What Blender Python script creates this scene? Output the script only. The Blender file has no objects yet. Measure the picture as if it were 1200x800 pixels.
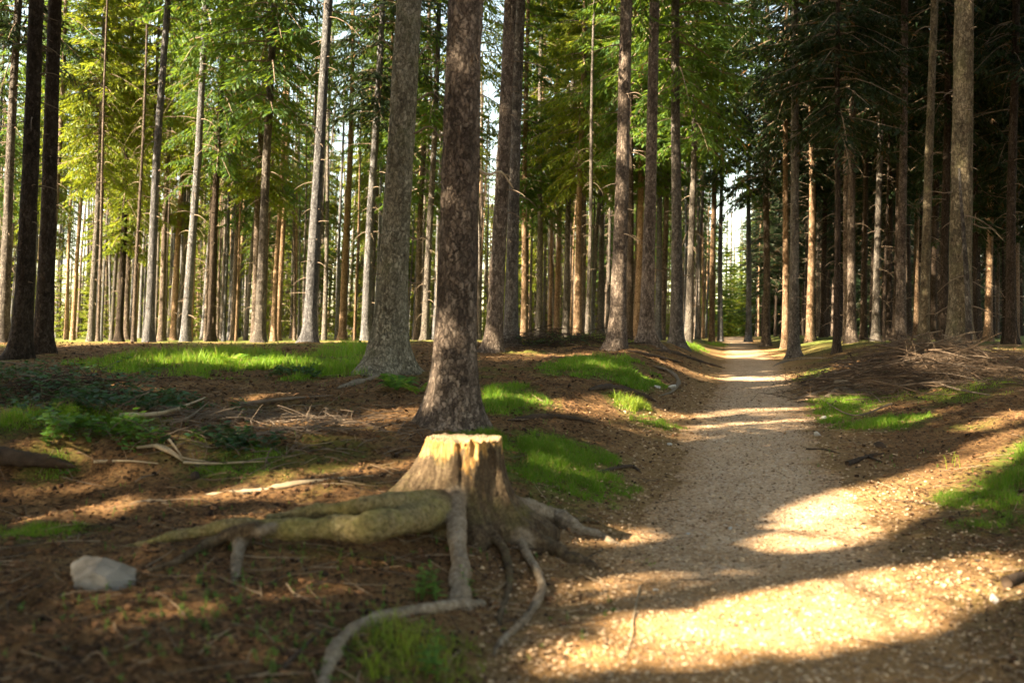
import bpy, math, time
import numpy as np
from mathutils import Matrix, Vector
T0 = time.time()
RNG = np.random.default_rng(7)
scene = bpy.context.scene
COL = scene.collection
F = 1166.7            # focal length in pixels of the 1200 px wide photograph
V0 = 392.0            # row of the horizon

# ------------------------------------------------------------------ noise
def _h(n):
    n = (n ^ (n >> np.uint32(15))) * np.uint32(0x2c1b3c6d); n = (n ^ (n >> np.uint32(12))) * np.uint32(0x297a2d39)
    return (n ^ (n >> np.uint32(15))).astype(np.float64) * (1 / 4294967295.0)
def vnoise(x, y, z=None, seed=0):
    x = np.asarray(x, float); y = np.asarray(y, float)
    ix, iy = np.floor(x), np.floor(y); fx, fy = x - ix, y - iy
    fx = fx * fx * (3 - 2 * fx); fy = fy * fy * (3 - 2 * fy)
    ux = ix.astype(np.int64).astype(np.uint32) * np.uint32(374761393); uy = iy.astype(np.int64).astype(np.uint32) * np.uint32(668265263) + np.uint32((seed * 974711 + 12345) & 0xFFFFFFFF)
    ux1 = ux + np.uint32(374761393); uy1 = uy + np.uint32(668265263)
    def lay(o):
        return (_h((ux + uy) ^ o) * (1 - fx) + _h((ux1 + uy) ^ o) * fx) * (1 - fy) + (_h((ux + uy1) ^ o) * (1 - fx) + _h((ux1 + uy1) ^ o) * fx) * fy
    if z is None: return lay(np.uint32(0)) * 2 - 1
    z = np.asarray(z, float); iz = np.floor(z); fz = z - iz; fz = fz * fz * (3 - 2 * fz)
    uz = iz.astype(np.int64).astype(np.uint32) * np.uint32(2246822519); uz1 = uz + np.uint32(2246822519)
    return (lay(uz) * (1 - fz) + lay(uz1) * fz) * 2 - 1
def fbm(x, y, z=None, oct=4, seed=0):
    r = 0; a = 1.0; s = 1.0
    z = None if z is None else np.asarray(z, float)
    for k in range(oct):
        r = r + a * vnoise(np.asarray(x) * s, np.asarray(y) * s, None if z is None else z * s, seed + k * 17)
        a *= .5; s *= 2.03
    return r
def sstep(a, b, x):
    t = np.clip((x - a) / (b - a), 0, 1); return t * t * (3 - 2 * t)

# ------------------------------------------------------------------ terrain
def path_x(y): return np.interp(y, [-30, 0, 3.4, 7, 10, 17, 27, 45, 70, 110, 200], [-1.5, .25, .86, 1.72, 2.4, 4.15, 6.45, 10.2, 15.6, 24.5, 46])
def path_z(y): return np.interp(y, [-40, 6, 10, 17, 27, 45, 70, 110, 200, 420], [-1.3, -1.25, -1.0, -.83, -.63, -.40, -.26, -.16, -.2, -.5])
def path_hw(y): return np.interp(y, [0, 4, 7, 12, 30, 80], [.95, .85, .72, .68, .7, .75])
def height(x, y, fine=True):
    x = np.asarray(x, float); y = np.asarray(y, float)
    lat = x - path_x(y); hw = path_hw(y)
    offl = np.interp(y, [0, 3, 5, 8, 13, 17, 22, 30, 45, 100], [.12, .16, .25, .38, .42, .53, .58, .34, .14, .02])
    offr = np.interp(y, [0, 5, 8, 12, 16, 25, 40, 100], [.12, .18, .27, .33, .38, .40, .3, .08])
    wl = sstep(hw * .8, hw + 1.6, -lat); wr = sstep(hw * .8, hw + 2.6, lat)
    z = path_z(y) + offl * wl + offr * wr
    z = z + .05 * np.clip(lat - 3.5, 0, 12) * sstep(4, 9, y) * (1 - sstep(14, 30, y)) * .8
    # grassy ledge at the left edge, cut away at its front
    dx = (x + 3.35) / 1.25; dy = (y - 6.9)
    z = z - .13 * np.exp(-((x + 3.2) / 1.3) ** 2 - ((y - 5.7) / .9) ** 2)
    z = z + .24 * np.exp(-dx * dx) * sstep(-.42, -.08, dy + .10 * fbm(x * 2, y * 2, oct=2, seed=5)) * (1 - sstep(.4, 2.6, dy))
    # swell under the brush heap and under the big trunk on the right
    z = z + .28 * np.exp(-((x - 6.3) / 1.6) ** 2 - ((y - 15.3) / 1.4) ** 2)
    z = z + .16 * np.exp(-((x - .75) / 1.6) ** 2 - ((y - 19.5) / 1.1) ** 2)
    off = np.clip(np.maximum(wl, wr), 0, 1)
    z = z + (.035 * fbm(x * .7, y * .7, oct=3, seed=1) + .05 * fbm(x * .22, y * .22, oct=2, seed=9)) * (.25 + .75 * off)
    if fine:
        near = 1 - sstep(14, 40, y)
        z = z + near * off * (.024 * fbm(x * 3.1, y * 3.1, oct=3, seed=3) + .022 * np.abs(fbm(x * 8, y * 8, oct=3, seed=4)) + .006 * fbm(x * 24, y * 24, oct=2, seed=14))
        z = z + near * (1 - off) * .006 * fbm(x * 6, y * 6, oct=3, seed=6)
    return z
def H1(x, y): return float(height(np.array([x]), np.array([y]))[0])
_DG = np.concatenate([np.linspace(2.2, 9, 90), np.linspace(9.1, 30, 90), np.linspace(30.5, 120, 60)])
def ground(u, v):
    """the point of the ground met along the line through photo pixel (u, v)"""
    d = _DG
    for it in range(2):
        x = (u - 600) / F * d; z = -(v - V0) / F * d
        g = height(x, d); k = np.nonzero(z <= g)[0]
        i = max(1, k[0]) if len(k) else len(d) - 1
        if it == 0: d = np.linspace(d[i - 1], d[i], 12)
    return np.array([x[i], d[i], g[i]])
def at_depth(u, d):
    x = (u - 600) / F * d; return np.array([x, d, H1(x, d)])

# ------------------------------------------------------------------ mesh buffer
class Buf:
    def __init__(s): s.v = []; s.q = []; s.t = []; s.qm = []; s.tm = []; s.n = 0
    def quads(s, v, q, m=0):
        v = np.asarray(v, float).reshape(-1, 3); q = np.asarray(q, np.int64).reshape(-1, 4)
        s.v.append(v); s.q.append(q + s.n); s.qm.append(np.full(len(q), m)); s.n += len(v)
    def mixed(s, v, q, t, m=0):
        v = np.asarray(v, float).reshape(-1, 3); s.v.append(v)
        q = np.asarray(q, np.int64).reshape(-1, 4); t = np.asarray(t, np.int64).reshape(-1, 3)
        if len(q): s.q.append(q + s.n); s.qm.append(np.full(len(q), m))
        if len(t): s.t.append(t + s.n); s.tm.append(np.full(len(t), m))
        s.n += len(v)
    def tube(s, P, R, sides=6, m=0, cap=True):
        P = np.asarray(P, float); R = np.broadcast_to(np.asarray(R, float), (len(P),)); n = len(P)
        T = np.gradient(P, axis=0); T /= np.linalg.norm(T, axis=1)[:, None] + 1e-9
        a = np.array([0, 0, 1.0]) if abs(T[:, 2]).mean() < .8 else np.array([1.0, 0, 0])
        U = np.cross(T, a); U /= np.linalg.norm(U, axis=1)[:, None] + 1e-9; W = np.cross(T, U)
        th = np.arange(sides) * 2 * np.pi / sides
        V = P[:, None] + R[:, None, None] * (np.cos(th)[None, :, None] * U[:, None] + np.sin(th)[None, :, None] * W[:, None])
        i = np.arange(n - 1)[:, None] * sides; j = np.arange(sides)[None]; k = (j + 1) % sides
        q = np.stack([i + j, i + k, i + sides + k, i + sides + j], -1).reshape(-1, 4)
        t = []
        VV = V.reshape(-1, 3)
        if cap:
            VV = np.concatenate([VV, [P[0], P[-1]]]); b = n * sides
            for jj in range(sides):
                kk = (jj + 1) % sides
                t.append([b, kk, jj]); t.append([b + 1, (n - 1) * sides + jj, (n - 1) * sides + kk])
        s.mixed(VV, q, t, m)
    def mesh(s, name, mats, smooth=True, attrs=None):
        me = bpy.data.meshes.new(name)
        V = np.concatenate(s.v); Q = np.concatenate(s.q) if s.q else np.zeros((0, 4), int); Tn = np.concatenate(s.t) if s.t else np.zeros((0, 3), int)
        me.vertices.add(len(V)); me.vertices.foreach_set('co', V.astype(np.float32).ravel())
        L = np.concatenate([Q.ravel(), Tn.ravel()]).astype(np.int32)
        me.loops.add(len(L)); me.loops.foreach_set('vertex_index', L)
        st = np.concatenate([np.arange(len(Q)) * 4, len(Q) * 4 + np.arange(len(Tn)) * 3]).astype(np.int32)
        me.polygons.add(len(st)); me.polygons.foreach_set('loop_start', st)
        mi = np.concatenate([np.concatenate(s.qm) if s.qm else [], np.concatenate(s.tm) if s.tm else []]).astype(np.int32)
        me.polygons.foreach_set('material_index', mi)
        for mt in (mats if isinstance(mats, (list, tuple)) else [mats]): me.materials.append(mt)
        me.update(calc_edges=True)
        me.polygons.foreach_set('use_smooth', np.full(len(st), bool(smooth)))
        if attrs:
            for k, a in attrs.items():
                at = me.attributes.new(k, 'FLOAT', 'POINT'); at.data.foreach_set('value', np.asarray(a, np.float32))
        return me

def link(name, me, parent=None, loc=None):
    o = bpy.data.objects.new(name, me); COL.objects.link(o)
    if parent is not None: o.parent = parent
    if loc is not None: o.location = loc
    return o
def tag(o, label=None, cat=None, group=None, kind=None):
    if label: o['label'] = label
    if cat: o['category'] = cat
    if group: o['group'] = group
    if kind: o['kind'] = kind
    return o
def empty(name, loc, label, cat, group=None, rz=0):
    o = bpy.data.objects.new(name, None); COL.objects.link(o); o.location = loc; o.rotation_euler = (0, 0, rz); o.empty_display_size = .2
    return tag(o, label, cat, group)

# ------------------------------------------------------------------ materials
def newmat(name):
    m = bpy.data.materials.new(name); m.use_nodes = True; nt = m.node_tree; nt.nodes.clear()
    out = nt.nodes.new('ShaderNodeOutputMaterial')
    class G:
        pass
    g = G(); g.m = m; g.nt = nt; g.out = out
    def N(t, inp=None, **kw):
        n = nt.nodes.new(t)
        for k, v in kw.items(): setattr(n, k, v)
        for k, v in (inp or {}).items():
            s = n.inputs[k]
            if isinstance(v, bpy.types.NodeSocket): nt.links.new(v, s)
            else: s.default_value = v
        return n
    g.N = N
    def noise(vec, scale, detail=4, rough=.6, dist=0): return N('ShaderNodeTexNoise', {'Vector': vec, 'Scale': scale, 'Detail': detail, 'Roughness': rough, 'Distortion': dist}).outputs['Fac']
    g.noise = noise
    def ramp(fac, stops, interp='LINEAR'):
        r = N('ShaderNodeValToRGB', {'Fac': fac}); e = r.color_ramp; e.interpolation = interp
        while len(e.elements) < len(stops): e.elements.new(.5)
        for el, (p, c) in zip(e.elements, stops):
            el.position = p; el.color = (c, c, c, 1) if isinstance(c, (int, float)) else (*c, 1)
        return r.outputs['Color']
    g.ramp = ramp
    def mix(fac, a, b, mode='MIX'):
        n = N('ShaderNodeMix', data_type='RGBA', blend_type=mode)
        for k, v in ((0, fac), (6, a), (7, b)):
            if isinstance(v, bpy.types.NodeSocket): nt.links.new(v, n.inputs[k])
            else: n.inputs[k].default_value = (*v, 1) if isinstance(v, tuple) and len(v) == 3 else v
        return n.outputs[2]
    g.mix = mix
    def math_(op, a, b=0.0, clamp=False):
        n = N('ShaderNodeMath', operation=op, use_clamp=clamp)
        for k, v in ((0, a), (1, b)):
            if isinstance(v, bpy.types.NodeSocket): nt.links.new(v, n.inputs[k])
            else: n.inputs[k].default_value = v
        return n.outputs[0]
    g.math = math_
    def bsdf(col, rough=.85, bump=None, strength=.5, dist=.02, spec=.25):
        b = N('ShaderNodeBsdfPrincipled', {'Base Color': col, 'Roughness': rough, 'Specular IOR Level': spec})
        if bump is not None:
            bn = N('ShaderNodeBump', {'Height': bump, 'Strength': strength, 'Distance': dist}); nt.links.new(bn.outputs[0], b.inputs['Normal'])
        nt.links.new(b.outputs[0], out.inputs[0]); return b
    g.bsdf = bsdf
    def coord(w='Object'): return N('ShaderNodeTexCoord').outputs[w]
    g.coord = coord
    def mapping(vec, scale): return N('ShaderNodeMapping', {'Vector': vec, 'Scale': scale}).outputs[0]
    g.mapping = mapping
    return g

def bark_mat(name, dark, mid, light, moss=0.0, mosscol=(.07, .09, .03), scl=1.0):
    g = newmat(name); co = g.coord()
    rnd = g.N('ShaderNodeObjectInfo').outputs['Random']
    off = g.N('ShaderNodeVectorMath', {0: co, 1: (0, 0, 0)}, operation='ADD')
    comb = g.N('ShaderNodeCombineXYZ', {'X': g.math('MULTIPLY', rnd, 37.0), 'Y': 0.0, 'Z': g.math('MULTIPLY', rnd, 91.0)}).outputs[0]
    g.nt.links.new(comb, off.inputs[1]); p = off.outputs[0]
    warp = g.N('ShaderNodeVectorMath', {0: p, 1: g.N('ShaderNodeVectorMath', {0: g.N('ShaderNodeTexNoise', {'Vector': p, 'Scale': 11.0, 'Detail': 5.0, 'Roughness': .7}).outputs['Color'], 1: (.13, .13, .13)}, operation='MULTIPLY').outputs[0]}, operation='ADD').outputs[0]
    m1 = g.mapping(warp, (1, 1, .42))
    vor = g.N('ShaderNodeTexVoronoi', {'Vector': m1, 'Scale': 31.0 * scl, 'Randomness': 1.0}, feature='F1')
    edge = g.N('ShaderNodeTexVoronoi', {'Vector': m1, 'Scale': 31.0 * scl, 'Randomness': 1.0}, feature='DISTANCE_TO_EDGE').outputs['Distance']
    crack = g.ramp(edge, [(0.0, .30), (.07, .75), (.22, 1.0)])
    cellv = g.N('ShaderNodeSeparateColor', {0: vor.outputs['Color']}).outputs[0]
    big = g.noise(g.mapping(p, (1, 1, .5)), 3.2, 5, .65)
    mid_n = g.noise(g.mapping(p, (1, 1, .6)), 22.0, 5, .7)
    f = g.math('ADD', g.math('MULTIPLY', cellv, .20), g.math('ADD', g.math('MULTIPLY', big, .42), g.math('MULTIPLY', g.math('ADD', g.math('MULTIPLY', mid_n, .62), g.math('MULTIPLY', g.noise(g.mapping(p, (1, 1, .45)), 75.0, 4, .7), .38)), .54)))
    col = g.ramp(f, [(.38, dark), (.55, mid), (.74, light)])
    col = g.mix(g.math('SUBTRACT', 1.0, crack), col, g.mix(.55, dark, (.012, .009, .007)))
    # knots: dark scars in loose rings
    kn = g.N('ShaderNodeTexVoronoi', {'Vector': g.mapping(p, (1, 1, .8)), 'Scale': 5.5}, feature='F1').outputs['Distance']
    col = g.mix(g.ramp(kn, [(.05, .6), (.13, 0.0)]), col, (.018, .013, .010))
    if moss > 0:
        ms = g.ramp(g.math('ADD', g.noise(p, 2.3, 6, .7), moss - .5), [(.45, 0.0), (.68, .75)])
        col = g.mix(ms, col, mosscol)
    hs = g.N('ShaderNodeHueSaturation', {'Color': col, 'Value': g.math('ADD', .75, g.math('MULTIPLY', rnd, .5)), 'Saturation': 1.0}).outputs[0]
    hgt = g.math('ADD', g.math('MULTIPLY', crack, .5), g.math('ADD', g.math('MULTIPLY', mid_n, .7), g.math('MULTIPLY', cellv, .35)))
    g.bsdf(hs, .9, hgt, 1.0, .03, .12)
    return g.m

def leaf_mat(name, dark, mid, light, trans=.42, tcol=(.16, .26, .02), brown=.03):
    g = newmat(name)
    geo = g.N('ShaderNodeNewGeometry'); ri = geo.outputs['Random Per Island']
    rnd = g.N('ShaderNodeObjectInfo').outputs['Random']
    pn = g.noise(geo.outputs['Position'], 4.0 if 'grass' in name else .8, 4, .65)
    f = g.math('ADD', g.math('MULTIPLY', ri, .45), g.math('ADD', g.math('MULTIPLY', pn, .5), g.math('MULTIPLY', g.math('SUBTRACT', rnd, .5), .25)))
    col = g.ramp(f, [(.22, dark), (.5, mid), (.85, light)])
    if brown: col = g.mix(g.ramp(ri, [(1 - brown, 0.0), (1 - brown + .004, 1.0)]), col, (.26, .19, .07) if 'grass' in name else (.13, .062, .02))
    d = g.N('ShaderNodeBsdfPrincipled', {'Base Color': col, 'Roughness': .55, 'Specular IOR Level': .3})
    t = g.N('ShaderNodeBsdfTranslucent', {'Color': g.mix(.6, col, tcol)})
    mx = g.N('ShaderNodeMixShader', {0: trans, 1: d.outputs[0], 2: t.outputs[0]})
    g.nt.links.new(mx.outputs[0], g.out.inputs[0]); return g.m

def plain(name, a, b, scale=20, rough=.85, bump=.4, stretch=(1, 1, 1), dist=.01, isl=False):
    g = newmat(name); co = g.mapping(g.coord(), stretch)
    n = g.noise(co, scale, 5, .65)
    f = n
    if isl:
        f = g.math('ADD', g.math('MULTIPLY', g.N('ShaderNodeNewGeometry').outputs['Random Per Island'], .75), g.math('MULTIPLY', n, .25))
    col = g.ramp(f, [(.25, a), (.75, b)])
    g.bsdf(col, rough, n if bump else None, bump, dist, .2); return g.m

M = {}
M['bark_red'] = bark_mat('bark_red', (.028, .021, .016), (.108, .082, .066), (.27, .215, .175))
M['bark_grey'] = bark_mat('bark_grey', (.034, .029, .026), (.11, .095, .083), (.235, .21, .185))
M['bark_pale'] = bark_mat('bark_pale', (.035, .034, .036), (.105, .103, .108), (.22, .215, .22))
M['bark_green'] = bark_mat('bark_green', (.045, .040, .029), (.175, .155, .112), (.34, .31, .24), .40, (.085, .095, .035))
M['bark_dark'] = bark_mat('bark_dark', (.012, .009, .007), (.042, .030, .023), (.10, .075, .058))  # dark brown bark, deepened so the wood's shade sits in its colour
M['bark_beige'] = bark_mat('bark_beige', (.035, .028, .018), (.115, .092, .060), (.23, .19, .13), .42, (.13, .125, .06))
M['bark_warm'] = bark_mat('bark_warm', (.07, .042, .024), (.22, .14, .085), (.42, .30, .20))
M['brush'] = plain('brush_twig', (.030, .021, .014), (.17, .115, .075), 9, .9, .2)
M['twig'] = plain('dead_twig', (.08, .058, .042), (.23, .175, .13), 9, .9, .2)
M['palewood'] = plain('pale_dead_wood', (.22, .16, .10), (.42, .34, .23), 14, .85, .3, (1, 1, 1))
M['wood_dark'] = plain('dark_rotten_wood', (.018, .012, .008), (.075, .05, .034), 16, .9, .6)
M['rootwood'] = plain('weathered_root', (.075, .055, .038), (.25, .20, .145), 18, .8, .6, (1, 1, 1), .015)
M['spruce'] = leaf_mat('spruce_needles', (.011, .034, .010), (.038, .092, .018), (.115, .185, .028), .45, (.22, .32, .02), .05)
M['spruce_lit'] = leaf_mat('spruce_needles_sunlit', (.030, .058, .008), (.105, .150, .016), (.23, .26, .03), .5, (.36, .40, .02), .07)  # same needles, lighter: sunlight put into their colour
M['spruce_shaded'] = leaf_mat('spruce_needles_shaded', (.006, .013, .007), (.013, .028, .010), (.032, .055, .014), .3, (.07, .11, .02), .04)  # same needles, darker: shade of the wood put into their colour
M['grass'] = leaf_mat('grass_blades', (.045, .10, .008), (.11, .22, .013), (.22, .34, .03), .45, (.24, .42, .015), .14)
M['grass_yellow'] = leaf_mat('grass_blades_yellow', (.09, .15, .015), (.19, .27, .022), (.32, .36, .05), .45, (.36, .45, .03), .08)
M['herb'] = leaf_mat('herb_leaves', (.03, .085, .015), (.07, .17, .025), (.16, .27, .04), .42, (.2, .36, .03), 0)
M['shrub'] = leaf_mat('shrub_leaves', (.018, .05, .02), (.04, .10, .035), (.085, .16, .05), .35, (.10, .2, .03), .03)
M['litter'] = plain('litter_flakes', (.022, .012, .007), (.17, .088, .042), 30, .9, 0, isl=True)
M['needles'] = plain('fallen_needles', (.055, .026, .012), (.30, .17, .075), 30, .9, 0, isl=True)
M['gravel'] = plain('gravel_stones', (.15, .092, .052), (.50, .36, .225), 40, .85, .2, isl=True)
M['twiglitter'] = plain('twig_litter_wood', (.05, .034, .024), (.30, .22, .145), 30, .9, 0, isl=True)
M['stone'] = plain('grey_stone', (.06, .053, .045), (.30, .27, .235), 7, .8, .7, (1, 1, 1), .02)
M['stone_w'] = plain('white_stone', (.30, .275, .25), (.58, .55, .50), 12, .8, .5, (1, 1, 1), .01)

def ground_mat():
    g = newmat('forest_floor'); p = g.coord()
    pd = g.N('ShaderNodeAttribute', attribute_name='edge').outputs['Fac']     # metres from the path edge
    n1 = g.noise(p, .55, 4, .6); n2 = g.noise(p, 2.6, 6, .7); n3 = g.noise(p, 17, 6, .75); n4 = g.noise(p, 70, 4, .7)
    f = g.math('ADD', g.math('MULTIPLY', n2, .42), g.math('ADD', g.math('MULTIPLY', n3, .36), g.math('MULTIPLY', n4, .24)))
    soil = g.ramp(f, [(.34, (.016, .009, .005)), (.44, (.075, .040, .019)), (.54, (.19, .108, .048)), (.68, (.38, .245, .12))])
    # needle flecks
    vo = g.N('ShaderNodeTexVoronoi', {'Vector': p, 'Scale': 55.0}, feature='F1')
    fl = g.N('ShaderNodeSeparateColor', {0: vo.outputs['Color']}).outputs[0]
    soil = g.mix(g.ramp(fl, [(.72, 0.0), (.92, .55)]), soil, (.24, .125, .05))
    soil = g.mix(g.ramp(fl, [(.05, .75), (.2, 0.0)]), soil, (.010, .007, .005))
    mossm = g.ramp(g.math('ADD', g.math('MULTIPLY', n1, .75), g.math('MULTIPLY', n2, .35)), [(.585, 0.0), (.67, .8)])
    mossc = g.ramp(n3, [(.3, (.028, .036, .007)), (.7, (.13, .13, .02))])
    col = g.mix(mossm, soil, mossc)
    gm = g.N('ShaderNodeAttribute', attribute_name='turf').outputs['Fac']
    gmm = g.ramp(g.math('ADD', gm, g.math('MULTIPLY', g.math('SUBTRACT', n3, .5), 1.0)), [(.12, 0.0), (.5, .85)])
    col = g.mix(gmm, col, g.ramp(n4, [(.3, (.030, .045, .008)), (.55, (.085, .115, .015)), (.75, (.18, .18, .04))]))
    # far floor beyond the near clearing: short grass and bright litter
    sep = g.N('ShaderNodeSeparateXYZ', {0: p})
    farm = g.math('MULTIPLY', g.ramp(g.math('ADD', g.math('MULTIPLY', sep.outputs['Y'], .02), g.math('MULTIPLY', g.math('SUBTRACT', n1, .5), .6)), [(.36, 0.0), (.62, 1.0)]), g.ramp(g.math('MULTIPLY', pd, .1), [(.0, .0), (.15, .8)]))
    col = g.mix(farm, col, g.ramp(n2, [(.3, (.05, .085, .015)), (.7, (.17, .20, .05))]))
    # sandy, needle strewn margin of the path
    e = g.math('ADD', pd, g.math('MULTIPLY', g.math('SUBTRACT', n2, .5), 1.3))
    marg = g.ramp(e, [(.05, .9), (.75, 0.0)])
    sand = g.ramp(g.math('ADD', g.math('MULTIPLY', n3, .55), g.math('MULTIPLY', n4, .45)), [(.32, (.11, .060, .026)), (.5, (.27, .165, .075)), (.68, (.48, .33, .17))])
    col = g.mix(marg, col, sand)
    g.bsdf(col, .92, g.math('ADD', g.math('MULTIPLY', n3, .6), g.math('MULTIPLY', n4, .5)), .9, .03, .12); return g.m
def path_mat():
    g = newmat('packed_gravel'); p = g.coord()
    ed = g.N('ShaderNodeAttribute', attribute_name='edge').outputs['Fac']
    n2 = g.noise(p, 2.2, 5, .65); n3 = g.noise(p, 26, 5, .75); n4 = g.noise(p, 90, 3, .7)
    vo = g.N('ShaderNodeTexVoronoi', {'Vector': p, 'Scale': 62.0}, feature='F1')
    cl = g.N('ShaderNodeSeparateColor', {0: vo.outputs['Color']})
    f = g.math('ADD', g.math('MULTIPLY', n2, .35), g.math('ADD', g.math('MULTIPLY', n3, .35), g.math('MULTIPLY', cl.outputs[0], .30)))
    col = g.ramp(f, [(.28, (.20, .120, .070)), (.46, (.42, .280, .172)), (.64, (.57, .405, .262)), (.8, (.68, .52, .36))])
    col = g.mix(g.ramp(cl.outputs[1], [(.84, 0.0), (.95, .6)]), col, (.62, .55, .45))
    col = g.mix(g.ramp(cl.outputs[2], [(.03, .5), (.09, 0.0)]), col, (.06, .038, .024))
    e = g.math('ADD', ed, g.math('MULTIPLY', g.math('SUBTRACT', n2, .5), .9))
    ne = g.ramp(e, [(.0, 0.0), (.3, .75)])      # edge = 0 at the margin, negative inside
    nd = g.ramp(g.math('ADD', g.math('MULTIPLY', n3, .5), g.math('MULTIPLY', n4, .5)), [(.3, (.075, .036, .012)), (.46, (.22, .118, .042)), (.6, (.38, .215, .080)), (.74, (.56, .38, .18))])
    col = g.mix(g.math('MULTIPLY', g.ramp(g.math('ADD', e, .35), [(.0, 0.0), (.4, .8)]), 1.0), col, nd)
    sy = g.N('ShaderNodeSeparateXYZ', {0: p}).outputs['Y']
    nearm = g.ramp(g.math('ADD', g.math('MULTIPLY', sy, .1), g.math('MULTIPLY', g.math('SUBTRACT', n2, .5), .5)), [(.40, .92), (.68, 0.0)])
    col = g.mix(nearm, col, nd)
    h = g.math('ADD', g.math('MULTIPLY', n3, .5), g.math('MULTIPLY', vo.outputs['Distance'], .8))
    g.bsdf(col, .88, h, .8, .015, .2); return g.m
def stump_mat():
    g = newmat('stump_bark'); p = g.coord()
    sep = g.N('ShaderNodeSeparateXYZ', {0: p})
    n1 = g.noise(p, 5, 5, .65); n2 = g.noise(g.mapping(p, (1, 1, .25)), 30, 5, .7); n3 = g.noise(p, 60, 4, .7)
    bark = g.ramp(g.math('ADD', g.math('MULTIPLY', n2, .6), g.math('MULTIPLY', n3, .4)), [(.34, (.022, .014, .009)), (.52, (.080, .055, .032)), (.7, (.20, .15, .095))])
    moss = g.ramp(n1, [(.52, 0.0), (.72, .55)])
    bark = g.mix(moss, bark, g.ramp(n3, [(.3, (.07, .065, .018)), (.7, (.19, .165, .055))]))
    bare = g.ramp(g.math('ADD', g.math('SUBTRACT', sep.outputs['Z'], g.math('MULTIPLY', g.math('ABSOLUTE', g.math('ADD', sep.outputs['X'], .04)), .34)), g.math('MULTIPLY', g.math('SUBTRACT', g.noise(g.mapping(p, (1, 1, .5)), 5.5, 4, .7), .5), .66)), [(.33, 0.0), (.365, 1.0)])
    wood = g.ramp(g.noise(g.mapping(p, (1, 1, .08)), 42, 5, .7), [(.3, (.12, .055, .016)), (.5, (.33, .185, .06)), (.7, (.52, .36, .16))])
    wm_ = g.N('ShaderNodeAttribute', attribute_name='mossy').outputs['Fac']; wp_ = g.N('ShaderNodeAttribute', attribute_name='pale').outputs['Fac']
    n5 = g.noise(p, 38, 6, .75)
    mcol = g.mix(g.ramp(n1, [(.42, 0.0), (.6, .75)]), g.ramp(n5, [(.3, (.045, .035, .016)), (.5, (.17, .135, .065)), (.7, (.33, .275, .15))]), g.ramp(n5, [(.3, (.07, .064, .018)), (.7, (.30, .26, .085))]))
    pcol = g.ramp(g.math('ADD', g.math('MULTIPLY', n5, .6), g.math('MULTIPLY', n1, .4)), [(.34, (.06, .042, .028)), (.5, (.20, .155, .11)), (.68, (.38, .32, .245))])
    bark = g.mix(wm_, bark, mcol); bark = g.mix(wp_, bark, pcol)
    col = g.mix(bare, bark, wood)
    g.bsdf(col, .85, g.math('ADD', n2, g.math('MULTIPLY', n3, .5)), .9, .02, .15); return g.m
def cut_mat():
    g = newmat('sawn_wood'); p = g.coord()
    w = g.N('ShaderNodeTexWave', {'Vector': p, 'Scale': 22.0, 'Distortion': 2.0, 'Detail': 3.0}, wave_type='RINGS', rings_direction='Z').outputs['Fac']
    n = g.noise(p, 30, 5, .7)
    col = g.ramp(g.math('ADD', g.math('MULTIPLY', w, .30), g.math('ADD', g.math('MULTIPLY', n, .45), g.math('MULTIPLY', g.noise(p, 7, 4, .7), .30))), [(.3, (.055, .036, .022)), (.5, (.20, .14, .08)), (.62, (.30, .22, .135)), (.8, (.42, .33, .22))])
    g.bsdf(col, .85, n, .5, .01, .15); return g.m
def mossroot_mat():
    g = newmat('mossy_root'); p = g.coord()
    n1 = g.noise(p, 4, 5, .65); n2 = g.noise(g.mapping(p, (.35, 1, 1)), 34, 6, .75)
    col = g.ramp(n2, [(.3, (.035, .027, .012)), (.5, (.14, .112, .052)), (.7, (.28, .235, .125))])
    col = g.mix(g.ramp(n1, [(.4, 0.0), (.6, .7)]), col, g.ramp(n2, [(.3, (.05, .052, .012)), (.7, (.19, .18, .05))]))
    g.bsdf(col, .88, n2, .8, .012, .15); return g.m
M['ground'] = ground_mat(); M['path'] = path_mat(); M['stump'] = stump_mat(); M['cut'] = cut_mat(); M['mossroot'] = mossroot_mat()

# ------------------------------------------------------------------ sun and the gaps it falls through
EL = math.radians(35.0)
TRAVEL = np.array([.86, .51]); TRAVEL /= np.linalg.norm(TRAVEL)        # the way the light runs over the ground
SUN = np.array([-TRAVEL[0] * math.cos(EL), -TRAVEL[1] * math.cos(EL), math.sin(EL)])   # towards the sun
BEAMS = []      # (centre, half axes a (3-vector), b (3-vector)) of a sunlit patch; foliage is thin along the beam to it
def beam_ground(pts, wid, ):
    """sunlit streak along a polyline of photo pixels, half width wid (m)"""
    P = [ground(*p) for p in pts]
    for A, B in zip(P[:-1], P[1:]): BEAMS.append((A, B, wid))
def beam_trunk(u, v0, v1, d, wid):
    x = (u - 600) / F * d
    BEAMS.append((np.array([x, d, -(v0 - V0) / F * d]), np.array([x, d, -(v1 - V0) / F * d]), wid))
def in_beam(P, beams=None):
    """for points P: how deep inside the widest-open beam (0 outside .. 1 core)"""
    r = np.zeros(len(P))
    for A, B, w in (BEAMS if beams is None else beams):
        S0 = SUN
        # project along the sun onto the plane perpendicular to it
        PA = P - A; t = PA @ S0
        ok = t > .05
        if not ok.any(): continue
        q = PA - t[:, None] * S0
        ab = (B - A); ab = ab - (ab @ S0) * S0; L2 = ab @ ab + 1e-9
        k = np.clip(q @ ab / L2, 0, 1)
        d = np.linalg.norm(q - k[:, None] * ab, axis=1)
        r = np.maximum(r, np.where(ok, 1 - d / w, 0))
    return np.clip(r, 0, 1)
beam_ground([(955, 632), (1050, 582), (1130, 545), (1200, 512)], .36)
beam_ground([(1010, 600), (1070, 572)], .48)
beam_ground([(1150, 500), (1215, 485)], .26)
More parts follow.
